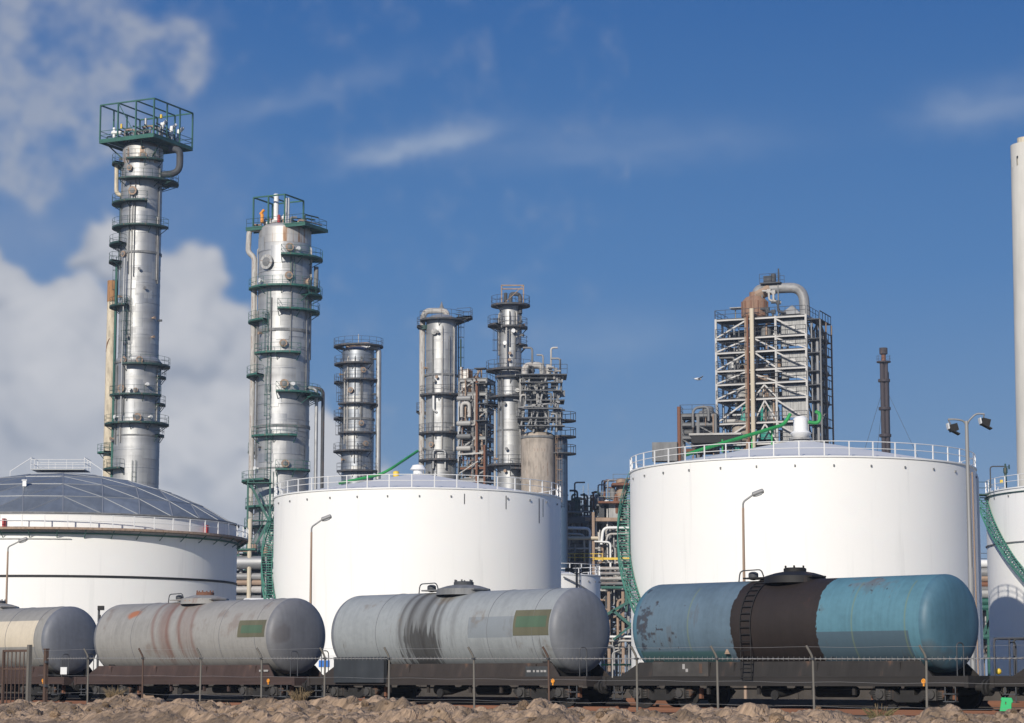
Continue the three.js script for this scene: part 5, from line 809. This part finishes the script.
// ---------------------------------------------------------------- braced steel tower
{
  const Z = 296, b = at(808, 440, Z), t = thing('steel_tower', 'tall braced steel tower with floors, grey panels and rusty drum on top', 'steel tower', [b.x, 0, b.z], R(-22)), H = y => Yp(y, 301, 715);
  const W = 12.2, D = 5.8, xs = [0, 1, 2, 3].map(i => -W * (3 - i) / 3), fl = [321.5, 340.4, 354.4, 372.4, 386, 401.6, 425, 446].map(H), low = [26, 20, 14, 8], all = [...fl, ...low], top = fl[0];
  for (const x of xs) for (const z of [0, -D / 2, -D]) part('column', [beam([x, 0, z], [x, top + (z === 0 ? 0.2 : 0.1), z], 0.27)], x === xs[1] ? M.rustPale : M.pale, t);
  part('riser', [bar([xs[1] + 1.0, 0, 0.55], [xs[1] + 1.0, H(312), 0.55], 0.3, 12)], M.cream, t, 'rust stained cream riser'); part('riser', [bar([xs[1] + 0.35, 0, 0.4], [xs[1] + 0.35, H(318), 0.4], 0.14, 8)], M.rust, t);
  all.forEach((y, j) => {
    const f = part('floor_beam', [beam([-W - 0.15, y, 0], [0.15, y, 0], 0.2, 0.2), beam([-W - 0.15, y, -D], [0.15, y, -D], 0.2, 0.2), ...xs.map(x => beam([x, y, 0.05], [x, y, -D - 0.05], 0.22, 0.32))], M.pale, t);
    part('floor_deck', [box(W, 0.1, D - 0.3, -W / 2, y + 0.2, -D / 2)], M.dark, f);
    straightRail([-W, y + 0.25, 0.2], [0, y + 0.25, 0.2], M.dark, f, 1.1, 1.4, 0.035); straightRail([0.2, y + 0.25, 0], [0.2, y + 0.25, -D], M.dark, f, 1.1, 1.4, 0.035); straightRail([-W - 0.15, y + 0.25, 0], [-W - 0.15, y + 0.25, -D], M.dark, f, 1.1, 1.4, 0.035);
  });
  for (let j = 0; j < 7; j++) {
    const y1 = fl[j] - 0.2, y0 = fl[j + 1] + 0.2, br = (x0, a, x1, c, z = 0) => part('brace', [beam([x0, a, z], [x1, c, z], 0.19)], M.pale, t);
    br(xs[0], y0, xs[1], y1); br(xs[2], y1, xs[3], y0);
    if (j === 1 || j === 2) br(xs[1] + 1.3, y1, xs[2], y0); else if (j === 3) br(xs[1], y1, xs[2], y0); else if (j > 3) { br((xs[1] + xs[2]) / 2 + 0.4, y1, xs[2], y0); br((xs[1] + xs[2]) / 2 + 0.4, y1, xs[1] + 1, y0); }
    for (const z of [0, 1]) part('brace', [beam([0, z ? y0 : y1, -D * z / 2], [0, z ? y1 : y0, -D * (z + 1) / 2], 0.16)], M.mid, t);
    part('brace', [beam([-W, y0, -D * 0.5], [-W, y1, -D], 0.15)], M.mid, t); part('brace', [beam([xs[0], y1, -D], [xs[1], y0, -D], 0.15)], M.mid, t);
  }
  // grey cladding sheets set back in the right-hand bay
  for (let j = 0; j < 7; j++) for (let k = 0; k < 3; k++) { const y1 = fl[j] - 0.3, y0 = fl[j + 1] + 0.35 + (j % 2) * 0.25, w = (W / 3 - 0.9) / 3; part('cladding_panel', [box(w - 0.02, y1 - y0, 0.06, xs[2] + 0.55 + w * (k + 0.5), (y0 + y1) / 2, -0.75 - (k === 1 ? 0.02 : 0))], M.panel, t); }
  { const rb = rng(23); for (let j = 0; j < 7; j++) for (let k = 0; k < 6; k++) if (rb() < 0.62) { const y1 = fl[j] - 0.3, y0 = fl[j + 1] + 0.3, w = W * 2 / 3 / 6; part('back_panel', [box(w - 0.03, (y1 - y0) * (0.6 + rb() * 0.4), 0.06, xs[0] + 0.2 + w * (k + 0.5), (y0 + y1) / 2, -D + 0.35)], rb() < 0.5 ? M.mid : M.dark, t); } }
  const rnd = rng(21), ms = [M.grey, M.mid, M.steel, M.clad, M.rustPale];
  for (let n = 0; n < 40; n++) { const j = 1 + Math.floor(rnd() * 7), y = all[j] + 0.25, x = xs[0] + 0.6 + rnd() * (W * 0.63), z = -0.8 - rnd() * (D - 1.6), r = 0.3 + rnd() * 0.5; part('vessel', [rnd() < 0.5 ? capsule([x, y, z], [x, y + 1.6, z], r) : capsule([x - 0.8, y + r, z], [x + 1.2, y + r, z], r * 0.8)], ms[Math.floor(rnd() * 5)], t); }
  for (let n = 0; n < 170; n++) { const x = xs[0] + 0.3 + rnd() * (W * 0.64), z = -0.4 - rnd() * (D - 0.8), y = 14 + rnd() * (top - 18), x2 = clamp(x + (rnd() - 0.5) * 5, -W + 0.2, xs[2] - 0.2), h = 2 + rnd() * 6; part('pipe', [rnd() < 0.6 ? pipe([[x, y, z], [x, Math.min(top - 0.4, y + h), z], [x2, Math.min(top - 0.4, y + h), z]], 0.06 + rnd() * 0.12) : pipe([[x, y, z], [x2, y, z], [x2, y - 1.2, z - 0.6]], 0.06 + rnd() * 0.14)], ms[Math.floor(rnd() * 5)], t); }
  part('duct', [pipe([[xs[0] + 3.5, H(404), -2], [xs[0] + 3.2, H(425), -1.2], [xs[0] + 2.6, H(437), -0.8], [xs[0] + 2.4, H(452), -0.8]], 0.5, 1.2, 12)], M.teal, t, 'teal duct bending down'); part('drum', [capsule([xs[1] - 1.2, H(444), -1.6], [xs[1] - 1.2, H(420), -1.6], 1.3, 18)], M.tan, t); part('duct', [bar([xs[1] + 2, H(440), -3], [xs[1] + 2, H(404), -3], 1.3, 16)], M.teal, t);
  // stair and pipe bundle on the right side face
  for (let i = 0; i < 9; i++) { const z = -0.8 - (i % 5) * 1.45, x = 0.5 + (i > 4 ? 0.75 : 0); part('riser', [bar([x, 6, z], [x, top - 0.5 - (i % 3) * 1.3, z], 0.09 + (i % 3) * 0.06, 8)], ms[i % 5], t); }
  for (let j = 0; j < 8; j++) { const y = all[j]; part('side_platform', [box(1.7, 0.12, D, 1.0, y - 0.5, -D / 2), box(0.1, 0.1, D, 1.85, y + 0.55, -D / 2), ...[0, 1, 2, 3, 4].map(i => box(0.07, 1.1, 0.07, 1.85, y, -D * i / 4))], M.dark, t); if (j < 7) part('side_stair', [beam([1.4, all[j + 1] - 0.4, j % 2 ? -0.6 : -D + 0.6], [1.4, y - 0.5, j % 2 ? -D + 0.6 : -0.6], 0.5, 0.14)], M.mid, t); }
  for (const z of [0, -D / 2, -D]) part('outer_column', [beam([1.9, 0, z], [1.9, top - 0.6, z], 0.2)], z ? M.rustPale : M.mid, t);
  part('outer_column', [beam([1.0, 0, -D - 0.6], [1.0, top - 2, -D - 0.6], 0.22)], M.steel, t);
  // drum, crossover pipe and gear on top
  const dx = xs[1] + 0.6, dr = part('rusty_drum', [revolve([[1.5, top + 0.3], [1.75, top + 0.6], [1.75, top + 2.6], [1.2, top + 3.2], [0.7, top + 3.4], [0.7, top + 3.9]], 28).translate(dx, 0, -2.4)], mat({ map: per(dirtyTex([0.36, 0.22, 0.15]), 3, 8), roughness: 0.85 }), t, 'rust brown drum'); for (let i = 0; i < 12; i++) part('stiffener', [box(0.1, 2.0, 0.12).translate(...round(1.78, top + 1.6, i / 12 * 6.283)).translate(dx, 0, -2.4)], M.rust, dr);
  part('crossover_pipe', [pipe([[dx + 0.2, top + 2.8, -2.4], [dx + 0.4, top + 4.3, -2.4], [-0.9, top + 4.2, -2.4], [-0.7, top + 0.1, -2.4]], 0.68, 1.9, 14)], M.grey, t, 'fat grey crossover pipe'); part('crossover_elbow', [capsule([dx + 0.1, top + 3.4, -2.4], [dx + 2.4, top + 4.4, -2.4], 0.8, 14)], M.rustPale, t);
  const px = dx + 2.6; part('crown_gear', [box(2.8, 0.15, 2.2, px - 0.2, top + 4.9, -2.4), bar([px, top + 4.9, -2.4], [px, top + 6.2, -2.4], 0.35, 10), bar([px + 0.7, top + 4.9, -2.4], [px + 0.7, top + 6.9, -2.4], 0.1, 6), box(1.1, 0.9, 0.9, px - 0.7, top + 5.5, -2.4)], M.dark, t); straightRail([px - 1.6, top + 5.0, -1.3], [px + 1.2, top + 5.0, -1.3], M.dark, t); straightRail([px - 1.6, top + 5.0, -3.4], [px + 1.2, top + 5.0, -3.4], M.dark, t);
  for (const [x, y] of [[px - 0.3, 3.8], [px + 0.3, 3.6], [px + 0.9, 2.2], [px - 0.6, 1.4], [px + 0.2, 1.0]]) part('crown_pipe', [pipe([[x - 0.9, top + y, -1.2], [x, top + y, -1.2], [x, top + y - 1.3, -1.2], [x + 0.9, top + y - 1.4, -1.6]], 0.16, 0.4), box(0.5, 0.5, 0.5, x, top + y, -1.4)], y > 3 ? M.steel : M.dark, t);
  part('crown_stair', [beam([px + 1.4, top + 0.3, -1.6], [px - 0.2, top + 4, -1.6], 0.3, 0.12), beam([px + 0.8, top + 0.2, -1.8], [px + 0.8, top + 4.9, -1.8], 0.16), beam([px - 1.4, top + 0.2, -1.8], [px - 1.4, top + 4.9, -1.8], 0.16)], M.mid, t);
  part('shelter', [new THREE.ConeGeometry(2.0, 1.4, 4).rotateY(Math.PI / 4).translate(-2.6, top + 1.3, -3)], M.panel, t); part('side_landing', [box(2.2, 0.12, 1.6, -W + 2.5, top + 1.9, -2.4), beam([-W + 2, top + 0.3, -2.4], [-W + 2, top + 1.9, -2.4], 0.12), beam([-W + 3.2, top + 0.3, -2.4], [-W + 3.2, top + 1.9, -2.4], 0.12)], M.grey, t);
}
{   // low rack left of the tower
  const Z = 292, b = at(681, 440, Z), t = thing('low_process_unit', 'low dark pipe frame with a rusty post, left of the steel tower', 'steel frame', [b.x, 0, b.z], R(-10)), H = y => Yp(y, Z, 695);
  frame(t, { w: 4.4, d: 4, nx: 2, nz: 1, floors: [450, 437, 424, 415].map(H), seed: 31, pipes: 60, vessels: 8, thin: 0.6, steel: M.mid, alt: M.rust, deck: M.dark });
  part('rust_post', [bar([-0.2, 0, 0.3], [-0.2, H(407), 0.3], 0.24, 8)], M.rust, t); part('loop_pipe', [pipe([[1.6, H(428), 0.5], [1.6, H(409), 0.5], [3.6, H(407), 0.5], [3.6, H(422), 0.5]], 0.18, 0.8)], M.mid, t); part('canopy', [box(6.6, 0.25, 3, 4.6, H(437), 1.5)], M.steel, t); part('canopy_side', [box(6.2, 1.0, 2.6, 4.7, H(441.5), 1.5)], M.black, t); part('end_box', [box(3.2, 2.4, 2, -2.0, H(452), 0)], M.mid, t);
}
{   // flare stack
  const Z = 420, b = at(884.5, 400, Z), t = thing('flare_stack', 'slim dark flare stack of three pipes with guy wires', 'flare stack', [b.x, 0, b.z]), H = y => Yp(y, Z, 884), iron = mat({ map: dirtyTex([0.075, 0.06, 0.065]), roughness: 0.8 });
  for (const [x, z, r] of [[-0.35, 0.2, 0.42], [0.35, 0.4, 0.36], [0.75, -0.2, 0.22]]) part('flare_pipe', [bar([x, 0, z], [x, H(x > 0.5 ? 372 : 361), z], r, 12)], x > 0.5 ? M.mid : iron, t);
  part('tip', [revolve([[0.35, H(361)], [0.3, H(355)], [0.75, H(354)], [0.75, H(348)], [0.6, H(348)]], 14)], iron, t); part('tip_neck', [bar([0, H(362), 0], [0, H(354), 0], 0.42, 10)], M.rust, t);
  platform(t, 0.8, H(362), -170, 170, 0.5, iron); for (const y of [382, 410, 437]) part('clamp_ring', [revolve([[0.9, H(y)], [1.1, H(y)], [1.1, H(y) + 0.5], [0.9, H(y) + 0.5]], 14)], iron, t);
  for (const [x, z] of [[14, 6], [-12, 8], [-2, -16]]) part('guy_wire', [bar([0, H(385), 0], [x * 1.6, 0, z * 1.6], 0.035, 4)], M.dark, t);
}
{   // chimney
  const Z = 330, r0 = 3.05, b = at(1032, 160, Z), t = thing('chimney', 'tall pale concrete chimney cut by the right edge', 'chimney', [b.x, 0, b.z]), H = y => Yp(y, Z, 1032), ctex = per(texture(256, 256, (u, v) => { const n = tfbm(u, v, 30, 3, 4, 61), q = tfbm(u, v, 5, 5, 5, 66), k = 0.60 + (q - 0.5) * 0.14 + (n - 0.5) * 0.10; return [k, k * 0.965, k * 0.885]; }), 9, 20), cm = mat({ map: ctex, roughness: 0.85 });
  const yt = H(145.5), y2 = H(158.5), y1 = H(168), a = [[-62, 9], [-22, 9], [18, 9], [58, 9]];
  part('shaft', [revolve([[r0 + 0.75, 0], [r0, y1]], 48)], cm, t); part('head', [revolve([[r0, y2], [r0, yt], [r0 - 0.5, yt + 0.05], [r0 - 0.5, y1]], 48)], cm, t); // openings between piers below the rim
  for (let i = 0; i < 9; i++) { const d0 = i * 40 - 178 + 5, d1 = d0 + 34; part('pier', [revolve([[r0, y1], [r0, y2]], 8, R(d0), R(d1)), revolve([[r0 - 0.45, y2], [r0 - 0.45, y1]], 8, R(d0), R(d1))], cm, t); }
  part('throat', [revolve([[r0 - 0.55, y1 - 1], [r0 - 0.55, y2 + 0.4]], 40)], M.mid, t); part('lining', [revolve([[1.15, yt - 0.5], [1.15, yt + 1.0], [0.95, yt + 1.05], [0.95, yt - 0.5]], 24).translate(-1.0, 0, 0.4)], M.cream, t);
}
// ---------------------------------------------------------------- pipe racks seen through the gaps
{
  const Z = 287, b = at(559, 600, Z), t = thing('pipe_rack', 'crowded pipe rack between the middle tank and the largest tank', 'pipe rack', [b.x, 0, b.z]), H = y => Yp(y, Z, 595), X = px => (px - 559) * Z / F, up = (n, g, m, l) => part(n, g, m, t, l);
  frame(t, { w: 9.6, d: 8, nx: 3, nz: 2, floors: [652, 624, 588, 562, 545, 521].map(H), seed: 44, pipes: 190, vessels: 24, thin: 0.7, col: 0.13, steel: M.mid, alt: M.rustPale, deck: M.dark, mats: [M.grey, M.steel, M.pale, M.mid, M.grey, M.rustPale, M.dark] });
  { const rd = rng(91), ms = [M.dark, M.mid, M.greenDark, M.grey, M.rust]; for (let i = 0; i < 70; i++) { const x = X(558) + rd() * (X(632) - X(558)), y = H(522) + rd() * (H(496) - H(522)), h = 0.5 + rd() * 2, x2 = x + (rd() - 0.5) * 3; part('roof_pipe', [pipe([[x, y - 1, rd() * 2 - 2], [x, y + h, rd() - 1], [x2, y + h, rd() - 1]], 0.05 + rd() * 0.1)], ms[i % 5], t); } for (let i = 0; i < 10; i++) part('far_wall', [box(1.5, H(512) - H(600) + rd() * 2, 0.2, X(560) + i * 0.98, (H(512) + H(600)) / 2, -8.6)], i % 3 ? M.grey : M.mid, t); }
  const run = (pts, rpx, m, z = 0.8) => up('pipe', [pipe(pts.map(([x, y]) => [X(x), H(y), z]), rpx * Z / F, rpx * Z / F * 3.5, 10)], m);
  run([[556, 524], [563, 528.5], [590, 529], [590, 575]], 1.5, M.whitePaint, 1.2); run([[556, 534], [584, 535], [584, 552]], 1.2, M.steel, 1.1); run([[640, 528], [603, 528.5], [601, 545]], 1.5, M.whitePaint, 1.2); run([[640, 534], [608, 534.5], [606, 542]], 1.1, M.steel, 1.0);
  run([[552, 539], [598, 539]], 1.9, M.cream, 1.6); run([[594, 542], [610, 543], [610, 570]], 1.0, M.whitePaint, 1.4); for (const [y, m, z] of [[569, M.steel, 1.5], [574, M.grey, 1.6], [579, M.steel, 1.5], [584, M.mid, 1.4]]) run([[598, y], [626, y]], 1.7, m, z);
  run([[600, 637], [640, 637]], 1.3, M.whitePaint, 1.6); run([[604, 641], [640, 641]], 1.1, M.steel, 1.6); run([[556, 549], [600, 549]], 1.0, M.steel, 1.2); run([[556, 554], [575, 554], [575, 545]], 1.0, M.mid, 1.4);
  run([[617, 640], [617, 600], [640, 600]], 1.4, M.rustPale, 1.2); run([[628, 690], [628, 500]], 1.2, M.grey, 0.9); run([[622, 690], [622, 560]], 1.0, M.steel, 1.0); run([[613, 690], [613, 646], [600, 646]], 1.2, M.grey, 1.8);
  up('rust_beam', [box(X(622) - X(585), 0.45, 0.4, (X(622) + X(585)) / 2, H(520), 0.9)], M.rustPale, 'rust orange beam'); up('dark_beam', [box(X(588) - X(556), 0.8, 0.5, (X(588) + X(556)) / 2, H(520.5), 0.8)], M.dark); for (const x of [593, 608, 622]) up('pillar', [beam([X(x), 0, 1.3], [X(x), H(x === 593 ? 513 : 590), 1.3], 0.34)], M.rustPale);
  up('yellow_beam', [box(X(634) - X(594), 0.28, 0.25, (X(634) + X(594)) / 2, H(559.5), 2.0)], M.yellow, 'yellow beam'); const yr = straightRail([X(556), H(562), 2.2], [X(602), H(562), 2.2], M.yellow, t, 0.9, 1.2, 0.045);
  up('green_beam', [box(X(632) - X(600), 0.3, 0.3, (X(632) + X(600)) / 2, H(588), 2.0), box(0.3, H(588) - H(612), 0.3, X(625), H(600), 2.0)], M.green); up('green_brace', [beam([X(602), H(617), 2.2], [X(630), H(601), 2.2], 0.35), beam([X(612), H(611), 2.2], [X(632), H(628), 2.2], 0.35), beam([X(612), H(640), 2.2], [X(630), H(626), 2.2], 0.25)], M.green);
  up('light_wall', [box(X(640) - X(598), 2.6, 0.2, (X(640) + X(598)) / 2, H(550), -1)], M.panel); up('concrete_base', [box(X(645) - X(590), 1.6, 3, (X(645) + X(590)) / 2, 0.8, 3)], M.tan); up('green_rail', [box(X(640) - X(590), 0.22, 0.2, (X(640) + X(590)) / 2, H(665), 5)], M.greenPipe, 'bright green low rail');
  // roof gear
  const roof = [[600, 497, 507, M.grey, 0.5], [607, 500, 512, M.whitePaint, 0.35], [617, 494, 515, M.rust, 0.45], [613, 488, 500, M.mid, 0.4], [622, 478, 500, M.rustPale, 0.7]]; for (const [x, y0, y1, m, r] of roof) up('roof_vessel', [capsule([X(x), H(y1), 0], [X(x), H(y0), 0], r, 12)], m);
  up('roof_deck', [box(X(632) - X(612), 0.3, 3, (X(632) + X(612)) / 2, H(485), 0), box(X(626) - X(598), 0.25, 3, (X(626) + X(598)) / 2, H(503), 0)], M.rust); straightRail([X(613), H(484), 1.5], [X(632), H(484), 1.5], M.mid, t); straightRail([X(598), H(502), 1.5], [X(628), H(502), 1.5], M.steel, t);
  for (const [x, y0, y1, w, m] of [[604, 503, 519, 1.2, M.dark], [614, 503, 519, 2.4, M.panel], [622, 485, 519, 0.9, M.mid], [573, 502, 518, 1.6, M.dark], [566, 508, 518, 1.5, M.mid]]) up('equipment_box', [box(w, H(y0) - H(y1), 1.6, X(x), (H(y0) + H(y1)) / 2, -0.4)], m);
  up('conifer_shaped_gear', [capsule([X(577), H(518), 0], [X(577), H(497), 0], 0.5, 8), box(1.2, 0.1, 1, X(577), H(502), 0), box(1.4, 0.1, 1, X(577), H(508), 0)], M.greenDark); up('roof_pipe', [pipe([[X(556), H(506), 0.5], [X(570), H(504), 0.5], [X(570), H(512), 0.5]], 0.12), pipe([[X(556), H(512), 0.6], [X(583), H(513), 0.6], [X(583), H(505), 0.6]], 0.14)], M.mid, );
}
{   // hazy plant far behind the gap
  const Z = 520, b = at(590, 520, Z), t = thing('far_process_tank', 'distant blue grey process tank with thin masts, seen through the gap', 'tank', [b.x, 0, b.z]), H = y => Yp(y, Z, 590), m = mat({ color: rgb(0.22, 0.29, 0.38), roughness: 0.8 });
  part('wall', [revolve([[3.2, 0], [3.2, H(497)], [0.01, H(495)]], 24)], m, t); part('mast', [bar([-1.5, 0, 1], [-1.5, H(486), 1], 0.18, 6), bar([-0.4, 0, 1], [-0.4, H(484), 1], 0.18, 6), bar([-4.5, 0, 1], [-4.5, H(493), 1], 0.15, 6)], m, t); part('block', [box(8, H(508), 6, -2, H(508) / 2, 5), box(5, H(504), 5, 6, H(504) / 2, 4)], m, t); straightRail([-3, H(497), 2], [3, H(497), 2], m, t, 1.6);
}
{   // rack between the domed tank and the wide column
  const Z = 262, b = at(234, 600, Z), t = thing('pipe_rack', 'pipe rack beside the domed tank, at the foot of the wide column', 'pipe rack', [b.x, 0, b.z]), H = y => Yp(y, Z, 245), X = px => (px - 234) * Z / F;
  frame(t, { w: 3.6, d: 5, nx: 1, nz: 1, floors: [615, 592, 572, 555].map(H), seed: 52, pipes: 22, vessels: 3, steel: M.green, alt: M.mid, deck: M.dark });
  for (const [y, m, r] of [[563, M.clad, 0.75], [577, M.grey, 0.4], [583, M.rustPale, 0.3], [590, M.steel, 0.4], [599, M.mid, 0.4]]) part('cross_pipe', [bar([X(230), H(y), 0.9], [X(262), H(y), 0.9], r, 12)], m, t); part('cream_riser', [bar([X(250), 0, 1.2], [X(250), H(520), 1.2], 0.26, 10)], M.cream, t); part('white_header', [capsule([X(244), H(605), 1.6], [X(276), H(605), 1.6], 0.75, 14)], M.whitePaint, t);
  straightRail([X(232), H(549), 1.4], [X(254), H(549), 1.4], M.green, t); part('green_platform', [box(X(256) - X(236), 0.2, 2, X(246), H(550), 0.6)], M.green, t);
}
{   // rack between the two right-hand tanks
  const Z = 232, b = at(974, 620, Z), t = thing('pipe_rack', 'green and grey pipe rack squeezed between the two tanks at the right', 'pipe rack', [b.x, 0, b.z]), H = y => Yp(y, Z, 984), X = px => (px - 974) * Z / F;
  frame(t, { w: 3.2, d: 4, nx: 1, nz: 1, floors: [655, 634, 610, 592, 566].map(H), seed: 63, pipes: 16, vessels: 3, steel: M.mid, alt: M.dark, deck: M.dark });
  for (const [y, m, r] of [[564, M.whitePaint, 0.4], [573, M.grey, 0.5], [579, M.rustPale, 0.35], [585, M.rust, 0.3], [594, M.panel, 0.5], [602, M.green, 0.35], [608, M.green, 0.35], [637, M.green, 0.3], [590, M.mid, 0.4]]) part('cross_pipe', [bar([X(970), H(y), 0.8], [X(997), H(y), 0.8], r, 10)], m, t); part('green_brace', [beam([X(978), H(640), 0.9], [X(992), H(612), 0.9], 0.3), beam([X(986), 0, 0.9], [X(986), H(610), 0.9], 0.3)], M.green, t);
}
scene.fog = new THREE.FogExp2(new THREE.Color().setRGB(0.62, 0.76, 0.95), 0.00022);
renderer.render(scene, camera);
